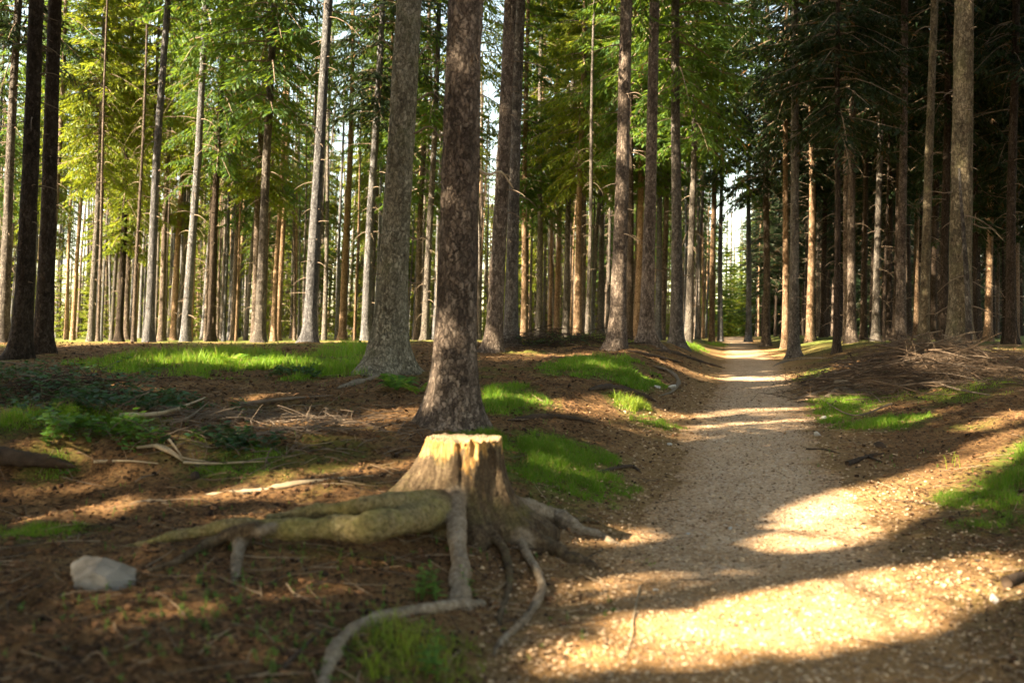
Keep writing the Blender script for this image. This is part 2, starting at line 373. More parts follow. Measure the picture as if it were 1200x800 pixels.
beam_ground([(800, 742), (900, 715), (1020, 690), (1150, 664)], .30)
beam_ground([(840, 760), (1000, 740), (1060, 725)], .26)
beam_ground([(790, 487), (870, 482), (950, 478)], .19)
beam_ground([(660, 481), (790, 486)], .15)
beam_ground([(830, 500), (940, 492)], .08)
beam_ground([(570, 468), (640, 474)], .22)
beam_ground([(330, 498), (470, 488)], .20)
beam_ground([(330, 560), (460, 548)], .15)
beam_ground([(240, 582), (330, 576), (470, 590)], .15)
beam_ground([(20, 602), (120, 598)], .14)
beam_ground([(180, 425), (260, 425), (350, 430)], .35)
beam_ground([(690, 430), (745, 440)], .25)
beam_ground([(720, 476), (745, 474)], .16)
beam_ground([(955, 468), (1000, 472)], .14)
beam_ground([(1080, 440), (1130, 432)], .16)
beam_ground([(255, 606), (350, 604), (455, 600)], .13)
for a_ in [([(190, 720), (260, 706)], .07), ([(330, 700), (400, 690)], .06), ([(60, 760), (170, 748)], .06), ([(420, 665), (500, 655)], .06), ([(180, 512), (290, 520)], .09), ([(120, 450), (220, 462)], .10), ([(290, 470), (390, 462)], .10),
           ([(620, 500), (700, 515)], .07), ([(640, 545), (700, 560)], .08), ([(560, 410), (680, 416)], .16), ([(790, 430), (850, 440)], .12), ([(880, 455), (930, 450)], .10), ([(700, 770), (800, 752), (1180, 690)], .20), ([(690, 690), (760, 676)], .06), ([(1040, 500), (1110, 480)], .10), ([(845, 418), (900, 414)], .2), ([(40, 520), (90, 528)], .08), ([(450, 480), (500, 478)], .10)]: beam_ground(*a_)
_s = ground(545, 625); STUMP = np.array([_s[0], _s[1] + .17, _s[2]])
STUMP[2] = H1(STUMP[0], STUMP[1])
BEAMS.append((STUMP + [-.26, -.02, .36], STUMP + [-.02, -.12, .50], .26))
for a in [(948, 175, 395, 36, .22), (950, 100, 180, 36, .12), (580, 130, 230, 17, .10), (572, 300, 400, 17, .12), (677, 275, 395, 42, .22), (208, 120, 395, 50, .3), (214, 250, 395, 52, .3),
          (335, 150, 395, 45, .25), (1160, 305, 345, 30, .14), (1159, 365, 385, 30, .1), (1076, 270, 380, 40, .12), (1190, 280, 300, 32, .12), (1188, 330, 390, 32, .12), (925, 320, 395, 30, .14),
          (998, 310, 326, 28, .12), (1024, 295, 325, 30, .10), (520, 405, 480, 8, .12), (792, 260, 330, 25, .08), (760, 240, 300, 24, .08), (405, 250, 390, 45, .2), (615, 150, 300, 40, .15), (660, 280, 395, 42, .2), (1163, 130, 180, 30, .12)]:
    beam_trunk(*a)

rngb = np.random.default_rng(15)
for k in range(16):
    u = rngb.uniform(150, 850) if k > 5 else 380 + 75 * k; d = rngb.uniform(42, 62); v = rngb.uniform(150, 350)
    c = np.array([(u - 600) / F * d, d, -(v - V0) / F * d]); BEAMS.append((c - [1.2, 0, 0], c + [1.2, 0, .6], rngb.uniform(1.1, 1.8)))
N_FINE = len(BEAMS) - 16
for (u, v, d) in ((850, 290, 104), (866, 260, 110), (876, 310, 92)):
    c = np.array([(u - 600) / F * d, d, -(v - V0) / F * d]); BEAMS.append((c, c + [0, 0, 4.0], 3.0))
def trunk_blocks(x, y, h=16.0):
    """whether a trunk standing at (x, y) would stop one of the small beams"""
    z0 = H1(x, y); P = np.stack([np.full(40, x), np.full(40, y), z0 + np.linspace(0, h, 40)], -1)
    return in_beam(P, BEAMS[:N_FINE]).max() > .1

# ------------------------------------------------------------------ spruce parts
def crown_arrays(rng, h0, h1, R, nb, tw=26, lz=5, young=False):
    """needle sprays as narrow four-cornered blades + branch wood; returns verts (n,4,3), wood polylines"""
    t = rng.random(nb) ** 1.1; t.sort(); t = t * .985
    h = h0 + (h1 - h0) * t
    az = (np.arange(nb) * 2.39996 + rng.normal(0, .35, nb))
    prof = (1 - t) ** .8 * (.55 + .45 * np.minimum(1, t * 5 + (.8 if young else 0)))
    L = R * prof * rng.uniform(.38, 1.22, nb) + .12
    droop = (.72 - .5 * t) * rng.uniform(.45, 1.5, nb); up = .12 + .35 * t
    if young: droop *= .5; up = up + .1
    def curve(s):   # s (nb, k)
        r = L[:, None] * s; z = h[:, None] + L[:, None] * (up[:, None] * s - droop[:, None] * s ** 1.7 + .14 * s ** 4)
        return np.stack([r * np.cos(az)[:, None], r * np.sin(az)[:, None], z], -1)
    ss = np.linspace(0, 1, 5)[None].repeat(nb, 0); wood = curve(ss)
    s = .16 + .84 * (np.arange(tw)[None] + rng.random((nb, tw))) / tw
    base = curve(s); side = np.where(np.arange(tw)[None] % 2 == 0, 1.0, -1.0).repeat(nb, 0)
    d2 = curve(np.minimum(s + .03, 1.05)) - base; d2 /= np.linalg.norm(d2, axis=-1, keepdims=True) + 1e-9
    latv = np.stack([-np.sin(az), np.cos(az), np.zeros(nb)], -1)[:, None]
    ang = rng.uniform(.7, 1.15, (nb, tw))[..., None]
    D = d2 * np.cos(ang) + latv * (side[..., None] * np.sin(ang)); D[..., 2] -= rng.uniform(.1, .75, (nb, tw)) * (.4 + .6 * (1 - t))[:, None]
    D /= np.linalg.norm(D, axis=-1, keepdims=True)
    tl = np.clip(L[:, None] * .42 * (1.05 - .75 * s), .14, .75) * rng.uniform(.6, 1.15, (nb, tw))
    k = (np.arange(lz) + .15) / lz
    P = base[:, :, None] + D[:, :, None] * (tl[:, :, None, None] * k[None, None, :, None])
    P = P.reshape(-1, 3); Dl = np.repeat(D.reshape(-1, 3), lz, 0); tll = np.repeat(tl.ravel(), lz)
    n = len(P)
    sp = rng.normal(0, 1, (n, 3)); sp -= (sp * Dl).sum(1, keepdims=True) * Dl; sp /= np.linalg.norm(sp, axis=1, keepdims=True) + 1e-9
    sp[:, 2] *= .55
    Dl = Dl + sp * rng.uniform(.15, .75, n)[:, None]; Dl[:, 2] -= rng.uniform(0, .3, n); Dl /= np.linalg.norm(Dl, axis=1, keepdims=True)
    ln = tll / lz * rng.uniform(1.3, 2.1, n) + .07; wd = rng.uniform(.016, .034, n) * np.where(young, .8, 1.0)
    up3 = np.array([0, 0, 1.0]) + rng.normal(0, .45, (n, 3))
    W = np.cross(Dl, up3); W /= np.linalg.norm(W, axis=1, keepdims=True) + 1e-9
    mid = P + Dl * (ln * .45)[:, None]; sag = np.zeros((n, 3)); sag[:, 2] = -.25 * wd
    V = np.stack([P, mid + W * wd[:, None] + sag, P + Dl * ln[:, None], mid - W * wd[:, None] + sag], 1)
    return V, wood, L
def crown_mesh(name, V, wood, L, mats):
    b = Buf(); n = len(V)
    b.quads(V.reshape(-1, 3), np.arange(4 * n).reshape(-1, 4), 0)
    for w, l in zip(wood, L): b.tube(w, np.linspace(.010 + .008 * l, .004, 5), 3, 1, False)
    return b.mesh(name, mats, False)

def trunk_buf(rng, h=22.0, r=.15, nseg=16, nring=70, hmax=None, flare=.5, lobes=5, amp=.03, twigs=60, twig_len=(.06, .5), tw0=.9, tw1=9.0, bend=.06, tip=.04, curved=True, ringpow=1.6, swell=.14):
    b = Buf(); hm = hmax or h
    z = -.35 + (hm + .35) * np.linspace(0, 1, nring) ** ringpow
    th = np.arange(nseg) * 2 * np.pi / nseg
    zz, tt = np.meshgrid(z, th, indexing='ij'); zc = np.clip(zz, -.1, None)
    rr = r * (1 - (1 - tip / r) * np.clip(zc, 0, h) / h) * (1 + swell * np.exp(-np.clip(zc, 0, None) / 1.7))
    ph = rng.uniform(0, 2 * np.pi, lobes); lob = sum(np.clip(np.cos(tt - p), 0, 1) ** 6 * w for p, w in zip(ph, rng.uniform(.5, 1.1, lobes)))
    rr = rr * (1 + flare * np.exp(-np.clip(zc, -.1, None) / (r * 1.5)) * (.55 + .8 * lob) + .06 * np.exp(-zc / .7) * (lob - .4))
    sd = int(rng.integers(1e6))
    rr = rr * (1 + amp * fbm(np.cos(tt) * 2.2, np.sin(tt) * 2.2, zz * 2.4, 3, sd) + amp * .5 * fbm(np.cos(tt) * 7, np.sin(tt) * 7, zz * 8, 3, sd + 3))
    bx = bend * np.sin(zz * .33 + rng.uniform(0, 6)) * sstep(0, 6, zz); by = bend * np.sin(zz * .27 + rng.uniform(0, 6)) * sstep(0, 6, zz)
    X = rr * np.cos(tt) + bx; Y = rr * np.sin(tt) + by
    V = np.stack([X, Y, zz], -1).reshape(-1, 3)
    i = np.arange(nring - 1)[:, None] * nseg; j = np.arange(nseg)[None]; k = (j + 1) % nseg
    q = np.stack([i + j, i + k, i + nseg + k, i + nseg + j], -1).reshape(-1, 4)
    b.quads(V, q, 0)
    # dead stubs and thin dead twigs in loose whorls
    zw = tw0
    made = 0
    while zw < min(tw1, hm) and made < twigs:
        m = rng.integers(2, 5)
        for _ in range(m):
            a = rng.uniform(0, 2 * np.pi); zt = zw + rng.normal(0, .05)
            r0 = r * (1 - (1 - tip / r) * max(zt, 0) / h); u = rng.random()
            l = twig_len[0] + (twig_len[1] - twig_len[0]) * u ** 2.5
            if zt > 3: l *= 1.0 + .25 * min(zt - 3, 5)
            s = np.linspace(0, 1, 5); dz = rng.uniform(-.1, .25) * s - rng.uniform(.1, .8) * s ** 2; wob = rng.normal(0, .06) * s ** 2
            rad = r0 * .85 + l * s
            P = np.stack([rad * np.cos(a + wob), rad * np.sin(a + wob), zt + l * dz], -1)
            P[:, 0] += bend * 0
            b.tube(P, np.linspace(.011 + .006 * min(l, .8), .003, 5) * min(1, r / .12), 4, 1, False); made += 1
        zw += rng.uniform(.28, .55)
    return b

# shared meshes
TRUNKS = {}
def trunk_variant(mat, k):
    key = (mat, k)
    if key not in TRUNKS:
        rng = np.random.default_rng(100 + k)
        b = trunk_buf(rng, 22, .15, 14, 60, twigs=95, twig_len=(.08, .75), tw1=10.5, bend=.07, flare=.45)
        TRUNKS[key] = b.mesh('spruce_trunk', [M[mat], M['twig']])
    return TRUNKS[key]
CROWNS = []
for k, (h0, h1, R, nb, tw) in enumerate([(7.0, 22, 2.3, 170, 26), (5.2, 21, 2.2, 185, 26), (9.0, 23, 2.5, 160, 26), (3.6, 19, 2.1, 200, 26), (6.0, 22, 2.6, 180, 28)]):
    CROWNS.append(crown_arrays(np.random.default_rng(200 + k), h0, h1, R, nb, tw))
YOUNG = [crown_arrays(np.random.default_rng(300 + k), .35, hh, rr, nb, 16, 4, True) for k, (hh, rr, nb) in enumerate([(6.5, 1.9, 120), (4.5, 1.5, 100), (8.5, 2.2, 150)])]
CM = {}
def crown_shared(k, mat, young=False):
    key = (k, mat, young)
    if key not in CM:
        V, w, L = (YOUNG if young else CROWNS)[k]
        CM[key] = crown_mesh('spruce_crown', V, w, L, [M[mat], M['twig']])
    return CM[key]
PRUNED = [0]
def add_crown(root, k, mat, sc, young=False, prune=True, rz=0.0):
    V, w, L = (YOUNG if young else CROWNS)[k]
    Mx = np.array(Matrix.Translation(root.location) @ root.rotation_euler.to_matrix().to_4x4() @ Matrix.Rotation(rz, 4, 'Z') @ Matrix.Diagonal((*sc, 1)))
    me = None
    if prune:
        c = V.mean(1); W = c @ Mx[:3, :3].T + Mx[:3, 3]
        ctr = W.mean(0); rad = np.linalg.norm(W - ctr, axis=1).max()
        hit = []
        for A, B, wd in BEAMS:
            pa = ctr - (A + B) / 2; tt = pa @ SUN
            if tt > -rad and np.linalg.norm(pa - tt * SUN) < rad + np.linalg.norm(B - A) / 2 + wd: hit.append((A, B, wd))
        if hit:
            dpt = in_beam(W, hit)
            keep = ~(dpt > RNG.uniform(.0, .28, len(dpt)))
            if (~keep).sum() > 3:
                # thin wood as well, so that no dense branch stays in the gap
                wm = w[:, 3] @ Mx[:3, :3].T + Mx[:3, 3]; kw = in_beam(wm, hit) < .05
                me = crown_mesh('spruce_crown', V[keep], w[kw], L[kw], [M[mat], M['twig']]); PRUNED[0] += 1
    if me is None: me = crown_shared(k, mat, young)
    o = link('crown', me, root); o.scale = sc; o.rotation_euler = (0, 0, rz)
    return o

TREES = []
def lean_of(u): return .050 - .048 * np.clip(u / 1200, -.3, 1.3)
def spruce_tree(u, d, r, mat, leaf, label, group, ck=None, topu=None, h=None, rng=RNG, hero=None, crown=True, cscale=1.0, x=None):
    p = at_depth(u, d) if x is None else np.array([x, d, H1(x, d)])
    h = h or rng.uniform(19, 24)
    root = empty('spruce_tree', p, label, 'tree', group)
    if topu is None or topu == 0.0 and x is not None: slope = lean_of(u) + rng.normal(0, .008)
    else:
        base_v = V0 - p[2] / d * F; slope = (topu - u) / base_v
    root.rotation_euler = (rng.normal(0, .008), math.atan(slope), 0)
    rz = rng.uniform(0, 6.28)
    if hero is not None:
        link('trunk', hero, root)
    else:
        t = link('trunk', trunk_variant(mat, int(rng.integers(5))), root); t.scale = (r * .92 / .15, r * .92 / .15, h / 22); t.rotation_euler = (0, 0, rz)
    if crown:
        k = int(rng.integers(len(CROWNS))) if ck is None else ck
        add_crown(root, k, leaf, (cscale * rng.uniform(.9, 1.15), cscale * rng.uniform(.9, 1.15), h / 22), rz=rz)
    TREES.append((p[0], p[1], r)); return root

# ---- the trunks one can tell apart: base px, top px (row 0), width px at mid height, depth, bark, crown kind, leaf, label
HERO = [
 (3, 23, 13, 24, 'bark_grey', 0, 'spruce_shaded', 'slim dark grey spruce at the edge of the wood, outermost beside two thick black trunks'),
 (25, 46, 23, 15.5, 'bark_dark', 0, 'spruce_shaded', 'thick dark brown spruce with a faint warm streak, close beside a blacker thick trunk'),
 (50, 70, 21, 16.6, 'bark_dark', 2, 'spruce_shaded', 'thick spruce with the blackest trunk, facing the bright grass crest'),
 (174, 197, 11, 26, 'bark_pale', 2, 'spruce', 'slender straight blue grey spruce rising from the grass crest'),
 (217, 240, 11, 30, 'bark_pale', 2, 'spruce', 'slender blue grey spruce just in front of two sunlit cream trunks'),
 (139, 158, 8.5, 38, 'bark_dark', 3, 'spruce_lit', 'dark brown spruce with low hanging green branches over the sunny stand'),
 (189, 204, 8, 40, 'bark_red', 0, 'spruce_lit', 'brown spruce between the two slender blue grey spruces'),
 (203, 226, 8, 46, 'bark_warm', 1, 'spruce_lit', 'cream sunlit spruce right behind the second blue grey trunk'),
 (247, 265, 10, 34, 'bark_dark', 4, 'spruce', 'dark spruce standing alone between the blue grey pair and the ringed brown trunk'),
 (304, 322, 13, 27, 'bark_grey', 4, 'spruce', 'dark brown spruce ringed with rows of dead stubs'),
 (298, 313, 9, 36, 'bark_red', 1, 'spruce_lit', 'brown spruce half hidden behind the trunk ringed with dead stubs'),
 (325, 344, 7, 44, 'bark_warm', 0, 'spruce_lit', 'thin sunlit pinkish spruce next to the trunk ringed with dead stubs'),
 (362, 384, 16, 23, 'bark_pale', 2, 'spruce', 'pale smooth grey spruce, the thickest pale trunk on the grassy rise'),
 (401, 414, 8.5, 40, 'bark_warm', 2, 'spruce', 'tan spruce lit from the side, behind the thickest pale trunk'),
 (428, 446, 11, 31, 'bark_pale', 0, 'spruce_shaded', 'grey spruce partly hidden behind the mossy leaning trunk'),
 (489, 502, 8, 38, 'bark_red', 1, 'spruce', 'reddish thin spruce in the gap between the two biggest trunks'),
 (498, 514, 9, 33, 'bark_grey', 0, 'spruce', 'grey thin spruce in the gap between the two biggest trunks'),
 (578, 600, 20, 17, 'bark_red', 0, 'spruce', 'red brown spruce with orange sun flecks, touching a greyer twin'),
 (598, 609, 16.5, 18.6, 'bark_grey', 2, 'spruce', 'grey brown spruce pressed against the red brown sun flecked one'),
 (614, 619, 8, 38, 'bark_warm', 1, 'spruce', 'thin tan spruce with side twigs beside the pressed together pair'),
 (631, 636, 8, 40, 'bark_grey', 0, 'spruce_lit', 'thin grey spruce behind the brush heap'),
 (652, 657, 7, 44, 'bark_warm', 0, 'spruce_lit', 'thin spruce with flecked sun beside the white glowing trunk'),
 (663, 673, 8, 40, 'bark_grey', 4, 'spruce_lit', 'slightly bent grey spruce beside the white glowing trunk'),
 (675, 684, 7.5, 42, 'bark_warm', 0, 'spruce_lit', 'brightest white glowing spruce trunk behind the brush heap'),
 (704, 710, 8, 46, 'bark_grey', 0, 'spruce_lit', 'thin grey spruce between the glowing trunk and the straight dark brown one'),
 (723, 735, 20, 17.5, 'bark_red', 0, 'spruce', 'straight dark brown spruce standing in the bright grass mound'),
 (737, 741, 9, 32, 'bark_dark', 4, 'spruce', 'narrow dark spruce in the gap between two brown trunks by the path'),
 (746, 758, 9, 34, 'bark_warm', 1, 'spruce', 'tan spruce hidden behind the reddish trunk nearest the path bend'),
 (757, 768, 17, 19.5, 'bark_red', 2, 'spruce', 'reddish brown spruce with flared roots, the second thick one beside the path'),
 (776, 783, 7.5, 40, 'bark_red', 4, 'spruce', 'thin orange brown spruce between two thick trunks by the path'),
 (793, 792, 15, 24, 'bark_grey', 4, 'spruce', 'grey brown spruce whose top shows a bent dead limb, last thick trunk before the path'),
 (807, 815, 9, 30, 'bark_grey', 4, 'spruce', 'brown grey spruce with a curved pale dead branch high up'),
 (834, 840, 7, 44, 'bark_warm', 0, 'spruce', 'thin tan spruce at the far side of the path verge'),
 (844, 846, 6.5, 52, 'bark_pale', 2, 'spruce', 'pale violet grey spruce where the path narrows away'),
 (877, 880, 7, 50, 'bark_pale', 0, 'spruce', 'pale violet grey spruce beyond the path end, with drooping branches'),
 (898, 901, 9, 38, 'bark_red', 4, 'spruce_shaded', 'brown spruce by the path with a sunlit middle'),
 (920, 923, 8, 33, 'bark_warm', 0, 'spruce_shaded', 'spruce glowing orange at its foot, tucked behind a grey trunk'),
 (930, 933, 13, 26, 'bark_grey', 0, 'spruce_shaded', 'grey straight spruce closest to the path on its shady side'),
 (949, 952, 9.5, 36, 'bark_warm', 4, 'spruce_shaded', 'brilliantly sunlit cream spruce with curled dead twigs, before the dark wood'),
 (965, 968, 7, 42, 'bark_dark', 4, 'spruce_shaded', 'dim spruce right beside the brilliantly sunlit cream one'),
 (998, 997, 10.5, 28, 'bark_red', 0, 'spruce_shaded', 'brown spruce with a single square sun fleck'),
 (1012, 1013, 8, 34, 'bark_dark', 2, 'spruce_shaded', 'dim reddish spruce right behind the one with a square sun fleck'),
 (1026, 1034, 9, 30, 'bark_grey', 0, 'spruce_shaded', 'narrow grey spruce with an orange upper fleck in the dark wood'),
 (1055, 1059, 12, 24.5, 'bark_red', 2, 'spruce_shaded', 'purplish brown spruce above the twig pile'),
 (1074, 1076, 7, 40, 'bark_warm', 4, 'spruce_shaded', 'thin spruce flecked with many orange spots, peeping past a pale trunk'),
 (1082, 1093, 12, 22, 'bark_beige', 2, 'spruce_shaded', 'pale greenish tapering spruce at the back of the twig pile'),
 (1158, 1164, 9, 30, 'bark_warm', 0, 'spruce_shaded', 'orange flecked spruce in the darkness past the big beige trunk'),
 (1190, 1194, 9, 32, 'bark_warm', 2, 'spruce_shaded', 'spruce with round orange spots, outermost in the dark wood'),
]
rngh = np.random.default_rng(11)
for (u, tu, w, d, mat, ck, leaf, lab) in HERO:
    r = w / 2 * d / F
    hero = None
    if w >= 12:
        b = trunk_buf(rngh, 22, r * .80, 28, 150, swell=.36, flare=.55, twigs=70, twig_len=(.05, .45), tw0=1.2, tw1=9, bend=.03, amp=.035, tip=.05)
        hero = b.mesh('spruce_trunk', [M[mat], M['twig']])
    spruce_tree(u, d, r, mat, leaf, lab, 'spruce trees of the wood', ck, tu, 22.0, rngh, hero)

# ---- the three biggest trunks
def big_tree(u, tu, w, d, mat, lab, seed, leaf, flare, limbs, swell=.22, lobes=6, rtop=None):
    rng = np.random.default_rng(seed); r = w / 2 * d / F
    b = trunk_buf(rng, 24, r, 96, 420, flare=flare, lobes=lobes, amp=.042, twigs=34, twig_len=(.03, .16), tw0=.7, tw1=6, bend=.02, ringpow=2.2, tip=.06, swell=swell)
    root = spruce_tree(u, d, r, mat, leaf, lab, 'spruce trees of the wood', 2, tu, 24.0, rng, b.mesh('spruce_trunk', [M[mat], M['twig']]))
    for (a, z, l, dz, rad, pale) in limbs:      # bent dead branches one can see
        s = np.linspace(0, 1, 9); az = math.radians(a)
        rr = r * .8 + l * s * (1 - .12 * s); kink = .05 * np.sin(s * 7 + z * 5) * l
        P = np.stack([rr * np.cos(az) - kink * np.sin(az), rr * np.sin(az) + kink * np.cos(az), z + dz * l * np.sin(s * 2.2) - .35 * l * s ** 2 + .03 * np.sin(s * 9 + z)], -1)
        bb = Buf(); bb.tube(P, np.linspace(rad, rad * .3, 9) * (1 + .15 * np.sin(s * 23)), 6, 0)
        for k in range(3):
            i = int(rng.integers(3, 8)); e = P[i] + np.array([rng.normal(0, .1), rng.normal(0, .1), rng.normal(-.05, .1)]) * l * 1.4
            bb.tube(np.stack([P[i], (P[i] + e) / 2 + [0, 0, .02], e]), [rad * .4, rad * .3, rad * .15], 4, 0)
        link('dead_branch', bb.mesh('dead_branch', [M['palewood' if pale else 'twig']]), root)
    return root
big_tree(454, 479, 33, 12.9, 'bark_green', 'mossy grey green leaning spruce with bent dead branches and spreading roots, behind the reddish trunk', 21, 'spruce_shaded', .85,
         [(5, 1.2, .35, .1, .012, 0), (-10, 1.75, .42, .15, .013, 0), (8, 2.6, .34, .3, .012, 0), (-15, 3.1, .5, .25, .015, 0), (4, 3.55, .48, .3, .014, 0), (-5, 4.1, .3, .5, .012, 0), (178, 4.2, .4, .3, .012, 0)], .20)
big_tree(531, 545, 43, 8.05, 'bark_red', 'nearest thick reddish grey spruce with scaly bark, just behind the sawn stump', 22, 'spruce_shaded', .62,
         [(2, 2.02, .36, .1, .017, 1), (-60, 2.9, .16, .1, .010, 0), (120, 2.75, .2, .1, .012, 0)], .22)
big_tree(1124, 1129, 24, 15.4, 'bark_beige', 'thick beige spruce dotted with stubs, rising before the dark wood behind the twig pile', 23, 'spruce_shaded', .7,
         [(170, .6, .5, .0, .010, 0), (10, 1.9, .7, .05, .011, 0), (-8, 1.0, .6, .0, .010, 0), (175, 2.4, .6, .1, .011, 0)], .14)
# forked side stem in front of the big beige trunk
p = at_depth(1137, 14.9); rt = empty('dead_stem', p, 'slim grey dead stem leaning on the thick beige spruce', 'dead tree', 'dead stems')
b = Buf(); s = np.linspace(0, 1, 14)
b.tube(np.stack([.02 * np.sin(s * 5) - .16 * s, .02 * np.cos(s * 4), -.25 + 3.0 * s], -1), .055 * (1 - .7 * s) * (1 + .5 * np.exp(-s * 14)), 10)
link('trunk', b.mesh('dead_stem', M['bark_grey']), rt)
for k in range(4):
    b = Buf(); z = .7 + .45 * k; a = k * 2.1
    P = np.stack([np.cos(a) * .5 * np.linspace(0, 1, 6) - .16 * z / 2.8, np.sin(a) * .5 * np.linspace(0, 1, 6), z - .25 * np.linspace(0, 1, 6) ** 2], -1)
    b.tube(P, np.linspace(.012, .003, 6), 4); link('dead_branch', b.mesh('dead_branch', M['twig']), rt)

# ---- filler trees of the stand, grouped by the gap they are seen in
ZONES = [(-60, 130, 20, 'thin far spruce seen past the two thick black trunks'), (130, 360, 20, 'thin far spruce in the sunny stand behind the slender blue grey pair'),
         (360, 460, 10, 'thin far spruce between the thickest pale trunk and the mossy leaning one'), (460, 570, 8, 'thin far spruce in the gap around the nearest reddish trunk'),
         (610, 720, 14, 'thin far spruce behind the brush heap and its glowing trunk'), (740, 850, 18, 'thin far spruce in the row lining the far path'),
         (872, 945, 16, 'thin far spruce on the shady verge of the far path'), (945, 1110, 30, 'dim far spruce deep in the dark wood behind the twig pile'), (1110, 1330, 34, 'dim far spruce deep in the dark wood past the thick beige trunk')]
rngf = np.random.default_rng(31)
for (ua, ub, n, lab) in ZONES:
    dark = ua >= 870
    made = 0; tries = 0
    while made < n and tries < 900:
        tries += 1
        u = rngf.uniform(ua, ub); d = rngf.uniform(24 if dark else 33, 72) if not (ua == 740 or ua == 872) else rngf.uniform(36, 105)
        x = (u - 600) / F * d
        if abs(x - path_x(d)) < 1.9 or 828 < u < 884: continue
        if any((x - a) ** 2 + (d - b_) ** 2 < 2.2 for a, b_, _ in TREES): continue
        if trunk_blocks(x, d): continue
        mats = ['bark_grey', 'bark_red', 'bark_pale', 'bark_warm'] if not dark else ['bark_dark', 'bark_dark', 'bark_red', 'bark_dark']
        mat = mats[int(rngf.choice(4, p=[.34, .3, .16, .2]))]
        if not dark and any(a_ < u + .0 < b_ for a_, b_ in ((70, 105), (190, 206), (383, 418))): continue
        leaf = 'spruce_shaded' if dark else ('spruce_lit' if rngf.random() < .55 else 'spruce')
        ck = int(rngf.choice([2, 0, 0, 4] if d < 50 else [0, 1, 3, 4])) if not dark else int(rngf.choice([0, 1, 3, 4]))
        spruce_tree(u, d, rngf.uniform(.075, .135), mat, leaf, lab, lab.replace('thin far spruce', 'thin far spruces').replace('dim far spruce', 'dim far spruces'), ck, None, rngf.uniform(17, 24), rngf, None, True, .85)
        made += 1
# ---- thin poles without a living crown
for (ua, ub, n, lab) in ZONES:
    made = 0; tries = 0; npole = {-60: 10, 130: 18, 360: 6, 460: 5, 610: 9, 740: 6, 872: 6}.get(ua, 9)
    while made < npole and tries < 400:
        tries += 1; u = rngf.uniform(max(ua, -20), min(ub, 1220)); d = rngf.uniform(30, 78); x = (u - 600) / F * d
        if abs(x - path_x(d)) < 1.5 or any((x - a) ** 2 + (d - b_) ** 2 < .7 for a, b_, _ in TREES) or trunk_blocks(x, d, 12): continue
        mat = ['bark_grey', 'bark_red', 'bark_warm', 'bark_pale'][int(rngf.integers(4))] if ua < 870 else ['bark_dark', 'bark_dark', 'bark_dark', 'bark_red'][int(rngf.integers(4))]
        l2 = lab.replace('thin far spruce', 'bare pole thin spruce').replace('dim far spruce', 'bare pole thin spruce')
        spruce_tree(u, d, rngf.uniform(.045, .08), mat, 'spruce', l2, l2.replace('thin spruce', 'thin spruces'), None, None, rngf.uniform(12, 17), rngf, None, False); made += 1
# ---- young spruces with green down to the ground, back in the sunny stand
YS = [(70, 58), (110, 50), (165, 60), (235, 56), (275, 62), (345, 58), (395, 55), (420, 62), (470, 60), (512, 58), (640, 60), (700, 58), (770, 66), (30, 62), (600, 66), (815, 78), (1020, 66), (1090, 62), (1180, 60)]
for i, (u, d) in enumerate(YS):
    p = at_depth(u, d); rt = empty('young_spruce', p, 'young spruce, green to the ground, far back among the thin trunks' if u < 900 else 'young spruce, dusky green, deep in the dark wood', 'young tree', 'young spruces in the sunny stand' if u < 900 else 'young spruces in the dark wood')
    b_key = ('y', 0)
    if b_key not in TRUNKS: TRUNKS[b_key] = trunk_buf(np.random.default_rng(5), 6.5, .06, 8, 20, twigs=0, tip=.01).mesh('young_trunk', [M['bark_red'], M['twig']])
    link('trunk', TRUNKS[b_key], rt)
    s = rngf.uniform(.8, 1.3); add_crown(rt, i % 3, 'spruce_lit' if u < 900 else 'spruce_shaded', (s, s, s), True)

# ---- trees beside and behind the viewer whose crowns shade the clearing
rngs = np.random.default_rng(41)
C0 = np.array([.8, 8.0]); T2 = TRAVEL; N2 = np.array([-T2[1], T2[0]])
n_sh = 0
for row, dist in enumerate([9.5, 13, 16.5, 20, 24, 28, 32]):
    for j in range(9):
        for tr in range(14):
            q = C0 - T2 * (dist + rngs.normal(0, .5 + .08 * tr)) + N2 * ((j - 4) * 3.0 + (row % 2) * 1.5 + rngs.normal(0, .3 + .08 * tr))
            if q[1] > .5 and abs(q[0] / q[1]) < .62 or math.hypot(*q) < 2.2: continue
            if any((q[0] - a_) ** 2 + (q[1] - b_) ** 2 < 3.0 for a_, b_, _ in TREES) or trunk_blocks(q[0], q[1], 17): continue
            spruce_tree(0, q[1], rngs.uniform(.11, .16), 'bark_dark', 'spruce', 'tall spruce of the shading stand outside the view beside the clearing', 'spruces outside the view that shade the clearing', int(rngs.choice([0, 1, 3, 4, 1])), 0.0, 22, rngs, None, True, 1.3, x=q[0]); n_sh += 1
            break

rngr = np.random.default_rng(43); n_r = 0  # more spruces of the wood, unseen, added to hold back sky light
for tr in range(400):
    x_, y_ = rngr.uniform(6, 26), rngr.uniform(-14, 26)
    if n_r >= 26: break
    if (y_ > 0 and x_ / y_ < .66) or any((x_ - a_) ** 2 + (y_ - b_) ** 2 < 6 for a_, b_, _ in TREES) or trunk_blocks(x_, y_, 17): continue
    spruce_tree(1300, y_, rngr.uniform(.12, .17), 'bark_dark', 'spruce_shaded', 'tall spruce of the dark wood standing outside the view beyond its edge', 'spruces of the dark wood outside the view', int(rngr.choice([1, 3, 4])), 0.0, 22, rngr, None, True, 1.2, x=x_); n_r += 1

